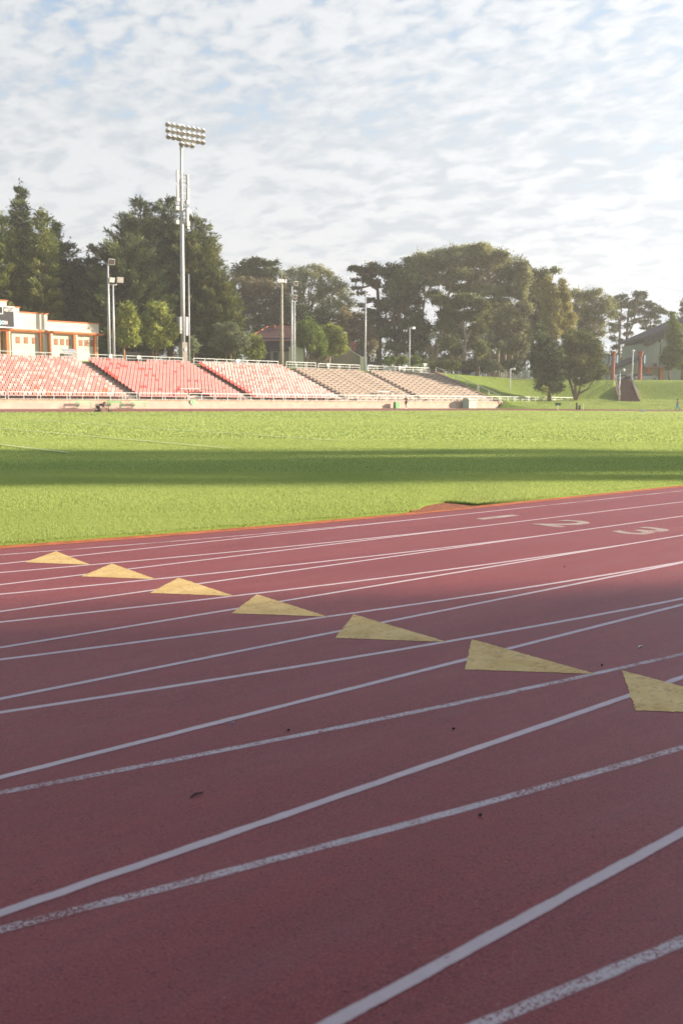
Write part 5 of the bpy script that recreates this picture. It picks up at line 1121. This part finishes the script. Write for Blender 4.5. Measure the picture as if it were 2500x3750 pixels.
tree('sparse-topped green tree in front of the sage green hall', 'broadleaf_tree', 184, (1537, 872), [(1543, 718, 5, 8), (1546, 735, 8, 8), (1538, 742, 7, 7), (1550, 752, 10, 9), (1552, 770, 13, 12), (1540, 775, 10, 10), (1548, 790, 14, 12), (1558, 800, 14, 12), (1535, 810, 12, 12), (1528, 825, 12, 11), (1545, 825, 16, 12), (1562, 825, 14, 12), (1540, 840, 16, 7)], 'leafvivid', 'bark', .2, .27, 1.15, .65, dz=.9, zbase=5)
tree('dark tree cut by the right edge of the photo beside the green hall', 'broadleaf_tree', 186, (1566, 874), [(1568, 795, 10, 12), (1572, 820, 14, 14), (1567, 838, 12, 8), (1580, 800, 14, 20)], 'leafolive', 'bark', .3, .27, 1.1, .65, zbase=5)
tree('dark pine branch tip in the sky at the right edge above the hall', 'pine_tree', 210, (1600, 870), [(1568, 695, 5, 6), (1564, 712, 6, 5), (1570, 725, 8, 7), (1585, 705, 16, 14), (1590, 680, 14, 12), (1592, 740, 16, 14)], 'leafdark', 'bark', .3, .34, 1, .7, zbase=5, splits=[[(1600, 870), (1597, 780), (1590, 710)]])
# trees out of the frame on the right whose long shadows cross the infield and the near track
def shade_tree(x, y, z0, z1, r, label, n=26, rd=None):
    e = empty('shade_tree', (x, y, 0), label, 'tree', 'tall trees outside the near bend'); zc = (z0 + z1) / 2; hh = (z1 - z0) / 2
    q = unit(RNG.normal(size=(n * 40, 3))) * (RNG.uniform(.2, 1, n * 40) ** .4)[:, None]
    CC = np.array((x, y, zc)) + q * np.array((r, r, hh)); per = 22
    C_ = (CC[:, None] + RNG.normal(size=(len(CC), per, 3)) * .55).reshape(-1, 3); k = len(C_)
    leaf_object('crown', C_, unit(RNG.normal(size=(k, 3))), RNG.uniform(.4, .8, k), RNG.uniform(.2, .4, k), RNG.uniform(0, 1, k), 'leafolive', e)
    m = MB(); m.tube([(x, y, -.3), (x, y, zc)], [.6, .3], M['bark'], 9); m.build('trunk', e, True)
SUNH = Vector((.848, -.530, 0)).normalized(); ELEV = math.radians(15.5)
def caster(depth, dist, z0, z1, r, label, n=26):
    p = CAM + VIEW * depth + SUNH * dist; shade_tree(p.x, p.y, z0, z1, r, label, n)
caster(25.8, 88, 12, 38, 4.4, 'tall tree outside the near bend, farthest along the straight', 9)
caster(21.6, 80, 11, 33, 3.4, 'tall slimmer tree outside the near bend, second farthest along', 7)
caster(3.0, 82, 11, 36, 4.5, 'tall tree outside the near straight, middle of the row')
caster(-4.5, 78, 10, 36, 5, 'tall tree outside the near straight, nearest the camera')
for sgn, t in ((-1, 'left'), (1, 'right')):  # unseen trees added behind the camera to cut skylight on the near track
    p = CAM - VIEW * 6.3 + RIGHT * 5 * sgn; shade_tree(p.x, p.y, 2.9, 16, 6.7, 'unseen tree added to darken the near track, standing back ' + t + ' of the photographer')

# ------------------------------------------------------------------ people
def skin(name, nodes, edges, m_, parent=None, sub=2):
    me = bpy.data.meshes.new(name); keys = list(nodes); me.from_pydata([nodes[k][:3] for k in keys], [(keys.index(a), keys.index(b)) for a, b in edges], [])
    o = bpy.data.objects.new(name, me); COL.objects.link(o); sk = o.modifiers.new('s', 'SKIN'); sk.use_smooth_shade = True
    for i, k in enumerate(keys):
        r = nodes[k][3]; r = r if hasattr(r, '__len__') else (r, r); me.skin_vertices[0].data[i].radius = r; me.skin_vertices[0].data[i].use_root = (i == 0)
    su = o.modifiers.new('u', 'SUBSURF'); su.levels = su.render_levels = sub
    dg = bpy.context.evaluated_depsgraph_get(); new = bpy.data.meshes.new_from_object(o.evaluated_get(dg)); bpy.data.objects.remove(o)
    new.materials.clear(); new.materials.append(M[m_]); return new
def person(origin, fwd, J, label, cloth, cap=None, hair='hair', shoes='shoe', pony=False):
    """J: joints as (forward, left, up) in metres"""
    f = Vector(fwd).normalized(); l = Vector((0, 0, 1)).cross(f); O = Vector(origin)
    W = lambda p: tuple(O + f * p[0] + l * p[1] + Vector((0, 0, p[2])))
    Rr = dict(pelvis=(.13, .11), waist=(.115, .095), chest=(.15, .11), neck=.052, head=.082, crown=.085, brow=.075, hipL=.085, hipR=.085, kneeL=.055, kneeR=.055, calfL=.054, calfR=.054, ankL=.036, ankR=.036, toeL=.035, toeR=.035,
              shL=.058, shR=.058, elL=.040, elR=.040, wrL=.026, wrR=.026, paL=(.036, .016), paR=(.036, .016))
    nd = {k: (*W(J[k]), Rr[k]) for k in Rr if k in J}
    ed = [('pelvis', 'waist'), ('waist', 'chest'), ('chest', 'neck'), ('neck', 'head'), ('head', 'crown')]
    for s in 'LR': ed += [('pelvis', 'hip' + s), ('hip' + s, 'knee' + s), ('knee' + s, 'calf' + s), ('calf' + s, 'ank' + s), ('ank' + s, 'toe' + s), ('chest', 'sh' + s), ('sh' + s, 'el' + s), ('el' + s, 'wr' + s), ('wr' + s, 'pa' + s)]
    hd = Vector(J['head']); fc = Vector(J.get('face', (1, 0, 0))).normalized()
    me = skin('person', nd, ed, 'skin'); x = MB()
    side = Vector((0, 1, 0))
    for q, r_ in ((fc * .098 + Vector((0, 0, .01)), .018), (side * .085, .022), (-side * .085, .022)): x.ball(W(hd + q), r_, M['skin'], 6, 5)
    for s_ in (-1, 1): x.ball(W(hd + fc * .086 + side * .032 * s_ + Vector((0, 0, .03))), .011, M['darkcloth'], 6, 4)
    x.ball(W(hd + fc * .085 + Vector((0, 0, -.035))), .018, M['redcloth'], 6, 4, (1, 1, .4))
    for s, sg in (('L', 1), ('R', -1)):
        pa, wr = Vector(J['pa' + s]), Vector(J['wr' + s]); d = (pa - wr).normalized(); sd_ = d.cross(fc if abs(d.dot(fc)) < .9 else Vector((0, 0, 1))).normalized(); bend = d.cross(sd_) * .5
        for i, (o_, ln) in enumerate(((-.030, .068), (-.010, .078), (.010, .072), (.028, .056))):
            b0 = pa + sd_ * o_; m1 = b0 + d * ln * .5; x.tube([W(b0), W(m1), W(m1 + (d + bend).normalized() * ln * .5)], [.010, .009, .007], M['skin'], 6)
        b0 = pa - d * .03 + sd_ * .03 * sg; x.tube([W(b0), W(b0 + (d + sd_ * sg * 1.1).normalized() * .035), W(b0 + (d * 1.5 + sd_ * sg * .5).normalized() * .07)], [.012, .011, .009], M['skin'], 6)
    b = bmesh.new(); b.from_mesh(me); e_ = x.mesh('x', True); b.from_mesh(e_); b.to_mesh(me); b.free()
    for mm in e_.materials:
        if mm.name not in [q.name for q in me.materials]: me.materials.append(mm)
    idx = {mm.name: i for i, mm in enumerate(me.materials)}; nb = len(me.polygons) - len(e_.polygons)
    for i, p_ in enumerate(e_.polygons): me.polygons[nb + i].material_index = idx[e_.materials[p_.material_index].name]
    me.transform(Matrix.Translation(-O)); root = link('person', me); root.location = O; tag(root, label, 'person')
    def part(nm, keys, edges, rad, m_):
        n2 = {k: (*W(J[k]), rad[k]) for k in keys}; q = skin(nm, n2, edges, m_); q.transform(Matrix.Translation(-O)); return link(nm, q, root)
    part('shirt', ['waist', 'chest', 'shL', 'shR', 'elL', 'elR'] if cloth.get('long') else ['waist', 'chest', 'shL', 'shR'],
         [('waist', 'chest'), ('chest', 'shL'), ('chest', 'shR')] + ([('shL', 'elL'), ('shR', 'elR')] if cloth.get('long') else []), dict(waist=(.14, .12), chest=(.175, .135), shL=.078, shR=.078, elL=.055, elR=.055), cloth['shirt'])
    lg = cloth['legs']; ks = ['pelvis', 'hipL', 'hipR', 'kneeL', 'kneeR'] + (['calfL', 'calfR', 'ankL', 'ankR'] if lg == 'long' else [])
    part('trousers' if lg == 'long' else 'shorts', ks, [('pelvis', 'hipL'), ('pelvis', 'hipR'), ('hipL', 'kneeL'), ('hipR', 'kneeR')] + ([('kneeL', 'calfL'), ('calfL', 'ankL'), ('kneeR', 'calfR'), ('calfR', 'ankR')] if lg == 'long' else []),
         dict(pelvis=(.15, .13), hipL=.105, hipR=.105, kneeL=.075 if lg == 'long' else .085, kneeR=.075 if lg == 'long' else .085, calfL=.07, calfR=.07, ankL=.05, ankR=.05), cloth['bottom'])
    m = MB(); c = W(hd - fc * .018 + Vector((0, 0, .03))); m.ball(c, .112, M[hair], 10, 8, (1, 1, .95))
    if pony: m.tube([W(hd - fc * .10 + Vector((0, 0, .04))), W(hd - fc * .19 + Vector((0, 0, .0))), W(hd - fc * .20 + Vector((0, 0, -.16)))], [.04, .04, .015], M[hair], 8)
    me2 = m.mesh('hair', True); me2.transform(Matrix.Translation(-O)); link('hair', me2, root)
    if cap:
        m = MB(); m.ball(W(hd + Vector((0, 0, .055))), .118, M[cap], 10, 6, (1, 1, .75)); q0 = hd + fc * .11 + Vector((0, 0, .06)); m.tube([W(q0), W(q0 + fc * .09 - Vector((0, 0, .02)))], [.05, .03], M[cap], 8); me2 = m.mesh('cap', True); me2.transform(Matrix.Translation(-O)); link('cap', me2, root)
    for s in 'LR':
        a, t = Vector(J['ank' + s]), Vector(J['toe' + s]); m = MB(); d = (t - a).normalized(); m.tube([W(a - d * .06), W(a + d * .03), W(t), W(t + d * .07)], [.04, .052, .048, .025], M[shoes], 8); me2 = m.mesh('shoe', True); me2.transform(Matrix.Translation(-O)); link('shoe', me2, root)
    return root
# crouching on hands and knees beside the far track, facing right
o = on_z(366, 1508.8, .03); fw = (RIGHT * .95 - VIEW * .1)
person((o.x, o.y, .05), fw, dict(pelvis=(-.12, 0, .46), waist=(0, 0, .60), chest=(.22, 0, .74), neck=(.38, 0, .78), head=(.48, 0, .80), crown=(.56, 0, .78), face=(.5, 0, -.85), hipL=(-.14, .10, .44), hipR=(-.14, -.10, .44), kneeL=(.04, .12, .07), kneeR=(-.02, -.12, .07), calfL=(-.20, .12, .08), calfR=(-.26, -.12, .08),
       ankL=(-.40, .12, .09), ankR=(-.46, -.12, .09), toeL=(-.48, .12, .03), toeR=(-.54, -.12, .03), shL=(.28, .19, .72), shR=(.28, -.19, .72), elL=(.34, .22, .42), elR=(.36, -.22, .40), wrL=(.36, .2, .12), wrR=(.40, -.22, .12), paL=(.40, .2, .04), paR=(.44, -.22, .04)),
       'person in dark clothes on hands and knees at the far edge of the grass', dict(shirt='darkcloth', bottom='darkcloth', legs='long', long=True), shoes='greycloth')
p = on_z(399, 1507.5, .05); m = MB(); m.tube([(p.x, p.y, .05), (p.x, p.y, .24), (p.x, p.y, .30), (p.x, p.y, .34)], [.05, .05, .025, .025], M['darkmetal'], 8); tag(m.build('drink_bottle', smooth=True), 'dark drink bottle standing on the grass just right of the crouching person', 'bottle')
p = on_z(408, 1508, .05); m = MB(); m.tube([(p.x - .25, p.y, .07), (p.x, p.y, .09), (p.x + .12, p.y, .06)], [.04, .055, .03], M['darkcloth'], 8); tag(m.build('shoe', smooth=True), 'dark shoe lying on the grass right of the drink bottle', 'shoe')
# runner on the far straight
o = on_z(1486, 1497.6, .12)
person((o.x, o.y, .10), (-1, -.15, 0), dict(pelvis=(0, 0, .98), waist=(.02, 0, 1.12), chest=(.07, 0, 1.38), neck=(.10, 0, 1.53), head=(.13, 0, 1.66), crown=(.13, 0, 1.74), hipL=(0, .10, .93), hipR=(0, -.10, .93), kneeL=(.22, .11, .60), kneeR=(-.02, -.10, .52), calfL=(.06, .11, .46), calfR=(-.12, -.10, .34),
       ankL=(-.14, .11, .34), ankR=(-.22, -.10, .10), toeL=(-.20, .11, .22), toeR=(-.10, -.10, .03), shL=(.06, .20, 1.42), shR=(.06, -.20, 1.42), elL=(-.16, .26, 1.20), elR=(.10, -.27, 1.14), wrL=(.02, .24, 1.06), wrR=(.30, -.18, 1.24), paL=(.08, .23, 1.06), paR=(.36, -.16, 1.28)),
       'runner in a maroon top, black shorts and pale cap by the wall', dict(shirt='redcloth', bottom='darkcloth', legs='short'), cap='white')
# walker on the far bend
o = on_z(2478, 1502.6, .06)
person((o.x, o.y, .05), -RIGHT, dict(pelvis=(0, 0, .95), waist=(0, 0, 1.08), chest=(.01, 0, 1.33), neck=(.02, 0, 1.48), head=(.03, 0, 1.60), crown=(.03, 0, 1.68), hipL=(0, .09, .90), hipR=(0, -.09, .90), kneeL=(.16, .09, .52), kneeR=(-.12, -.09, .52), calfL=(.18, .09, .34), calfR=(-.24, -.09, .36),
       ankL=(.22, .09, .09), ankR=(-.40, -.09, .18), toeL=(.32, .09, .04), toeR=(-.34, -.09, .06), shL=(.0, .18, 1.38), shR=(.0, -.18, 1.38), elL=(-.14, .22, 1.12), elR=(.08, -.23, 1.12), wrL=(-.02, .2, .92), wrR=(.26, -.2, 1.02), paL=(.02, .2, .86), paR=(.32, -.2, 1.04)),
       'woman walking in bright blue trousers, maroon top and dark cap at the far right', dict(shirt='redcloth', bottom='bluecloth', legs='long'), cap='darkcloth', hair='hairl', shoes='darkcloth', pony=True)
# small debris on the near track
for i, (u, v, c_, t) in enumerate(((1660, 2670, 'darkcloth', 'round black pebble on the track between two lane lines'), (1757, 2986, 'darkcloth', 'dark pebble on the near track below a worn lane line'), (722, 2915, 'darkcloth', 'small dark twig scrap on the near left of the track'), (853, 2650, 'cyan', 'tiny pale blue scrap beside a solid white lane line'), (1056, 2675, 'darkcloth', 'small round dark seed on the track left of centre'), (2202, 2437, 'darkcloth', 'dark crumb right of the sixth yellow arrow'), (2065, 2077, 'darkcloth', 'dark leaf crumb in the sunlit part of lane four'), (2345, 2370, 'white', 'thin pale curved straw near the right edge of the track'))):
    d = ray(u, v); t_ = (G * C0 - CAM.z) / (d.z + G * d.y); p = CAM + d * t_; z = zt(p.x, p.y)
    r_ = .0065 if c_ != 'white' else .004; m = MB()
    if 'straw' in t or 'twig' in t: m.tube([(p.x - .03, p.y, z + .003), (p.x, p.y + .012, z + .006), (p.x + .035, p.y + .01, z + .003)], [.003, .004, .002], M[c_], 5)
    else: m.ball((p.x, p.y, z + r_ * .6), r_, M[c_], 7, 5, (1.2, 1, .7))
    tag(m.build('debris'), t, 'debris')

# ------------------------------------------------------------------ haze
hz = MB(); hz.box(-120, 420, -90, 420, -1.5, 58, mat('haze_air', (1, 1, 1)))
me = hz.mesh('haze'); me.materials.clear(); hm = bpy.data.materials.new('haze'); hm.use_nodes = True; nt = hm.node_tree
nt.nodes.remove(nt.nodes['Principled BSDF']); pv = nt.nodes.new('ShaderNodeVolumePrincipled'); pv.inputs['Color'].default_value = (1, .95, .88, 1); pv.inputs['Density'].default_value = .00065; pv.inputs['Anisotropy'].default_value = .2
nt.links.new(pv.outputs[0], nt.nodes['Material Output'].inputs['Volume']); me.materials.append(hm); HZ = link('haze', me); HZ['kind'] = 'stuff'

# ------------------------------------------------------------------ sky, sun, camera
w = bpy.data.worlds.new('World'); sc.world = w; w.use_nodes = True; nt = w.node_tree
bg = nt.nodes['Background']; sky = nt.nodes.new('ShaderNodeTexSky'); sky.sky_type = 'NISHITA'; sky.sun_disc = False
sky.sun_elevation = ELEV; sky.sun_rotation = math.atan2(SUNH.x, SUNH.y); sky.air_density = 1.0; sky.dust_density = 1.5
tc = nt.nodes.new('ShaderNodeTexCoord'); gen = tc.outputs['Generated']
sx = N(nt, 'ShaderNodeSeparateXYZ'); nt.links.new(gen, sx.inputs[0])
def mth(op, a, b=None, c=None):
    n = N(nt, 'ShaderNodeMath', operation=op)
    for i, x in enumerate((a, b, c)):
        if x is None: continue
        if hasattr(x, 'is_linked'): nt.links.new(x, n.inputs[i])
        else: n.inputs[i].default_value = x
    return n.outputs[0]
zc = mth('ADD', mth('MAXIMUM', sx.outputs[2], 0), .20)
# cloud plane coordinates, turned so the first axis runs along the view
def dotv(v): return mth('ADD', mth('MULTIPLY', sx.outputs[0], v.x), mth('MULTIPLY', sx.outputs[1], v.y))
pa_, pr_ = mth('DIVIDE', dotv(VIEW), zc), mth('DIVIDE', dotv(RIGHT), zc)
def comb(a, b):
    n = N(nt, 'ShaderNodeCombineXYZ'); nt.links.new(a, n.inputs[0]); nt.links.new(b, n.inputs[1]); return n.outputs[0]
cp = comb(pa_, pr_)
big = noisen(nt, cp, 1.1, 4, .55, .3)
rp = comb(mth('ADD', mth('MULTIPLY', pa_, 1.0), mth('MULTIPLY', pr_, .45)), mth('MULTIPLY', mth('SUBTRACT', pr_, mth('MULTIPLY', pa_, .25)), .85))
hi = N(nt, 'ShaderNodeMapRange', interpolation_type='SMOOTHSTEP'); nt.links.new(sx.outputs[2], hi.inputs[0]); hi.inputs[1].default_value = .14; hi.inputs[2].default_value = .40
ripA, ripB = noisen(nt, rp, 11, 3, .45, .4), noisen(nt, rp, 19, 3, .45, .4)
rip = mth('ADD', ripA, mth('MULTIPLY', hi.outputs[0], mth('SUBTRACT', ripB, ripA)))
fine = noisen(nt, rp, 44, 3, .55, .3)
dens = mth('ADD', mth('ADD', mth('MULTIPLY', big, .38), mth('MULTIPLY', rip, .54)), mth('MULTIPLY', fine, .14))     # about .53 on average
el = sx.outputs[2]
sunn = N(nt, 'ShaderNodeVectorMath', operation='DOT_PRODUCT'); nt.links.new(gen, sunn.inputs[0]); sv = Vector((SUNH.x * math.cos(ELEV), SUNH.y * math.cos(ELEV), math.sin(ELEV))); sunn.inputs[1].default_value = sv
toward = mth('MAXIMUM', sunn.outputs['Value'], 0)
vw = mth('MAXIMUM', dotv(VIEW), 0)
# cover grows towards the horizon, thins overhead and behind
cover = mth('ADD', dens, mth('ADD', mth('MULTIPLY', mth('SUBTRACT', .46, el), .46), mth('MULTIPLY', toward, .06)))
mask = N(nt, 'ShaderNodeMapRange', interpolation_type='SMOOTHSTEP'); nt.links.new(cover, mask.inputs[0]); mask.inputs[1].default_value = .44; mask.inputs[2].default_value = .60
shade = N(nt, 'ShaderNodeMapRange', interpolation_type='SMOOTHSTEP'); sh_in = mth('ADD', mth('MULTIPLY', rip, .66), mth('ADD', mth('MULTIPLY', fine, .13), mth('MULTIPLY', big, .36)))
nt.links.new(sh_in, shade.inputs[0]); shade.inputs[1].default_value = .48; shade.inputs[2].default_value = .66
ccol = mixc(nt, shade.outputs[0], (.42, .465, .515), (.555, .578, .605))
bright = mth('ADD', .80, mth('MULTIPLY', mth('POWER', toward, 2.0), .90))
bright = mth('MULTIPLY', bright, mth('ADD', .72, mth('MULTIPLY', vw, .36)))
bright = mth('MULTIPLY', bright, .70)
cc = N(nt, 'ShaderNodeVectorMath', operation='SCALE'); nt.links.new(ccol, cc.inputs[0]); nt.links.new(bright, cc.inputs['Scale'])
ss = N(nt, 'ShaderNodeVectorMath', operation='SCALE'); nt.links.new(sky.outputs[0], ss.inputs[0]); ss.inputs['Scale'].default_value = .115
col = mixc(nt, mask.outputs[0], ss.outputs[0], cc.outputs[0])
nt.links.new(col, bg.inputs['Color']); bg.inputs['Strength'].default_value = 1.0

sun = bpy.data.lights.new('sun', 'SUN'); sun.energy = 5; sun.angle = math.radians(.6); sun.color = (1, .86, .68)
so = bpy.data.objects.new('sun', sun); COL.objects.link(so); so.rotation_euler = sv.to_track_quat('Z', 'Y').to_euler(); so.location = (40, -40, 60)
cam = bpy.data.cameras.new('camera'); co = bpy.data.objects.new('camera', cam); COL.objects.link(co)
cam.sensor_fit = 'VERTICAL'; cam.sensor_height = 36; cam.sensor_width = 24; cam.lens = F / 3750 * 36; cam.clip_end = 5000; cam.clip_start = .05
co.matrix_world = Matrix.Translation(CAM) @ Matrix(((MR[0][0], MR[1][0], MR[2][0]), (MR[0][1], MR[1][1], MR[2][1]), (MR[0][2], MR[1][2], MR[2][2]))).to_4x4()
cam.dof.use_dof = True; cam.dof.focus_distance = 9.5; cam.dof.aperture_fstop = 4.0
sc.camera = co
sc.view_settings.view_transform = 'Standard'; sc.view_settings.look = 'None'; sc.view_settings.exposure = 1.3; sc.view_settings.gamma = 1
sc.cycles.use_denoising = True; sc.cycles.max_bounces = 6; sc.cycles.volume_bounces = 0; sc.cycles.transparent_max_bounces = 8
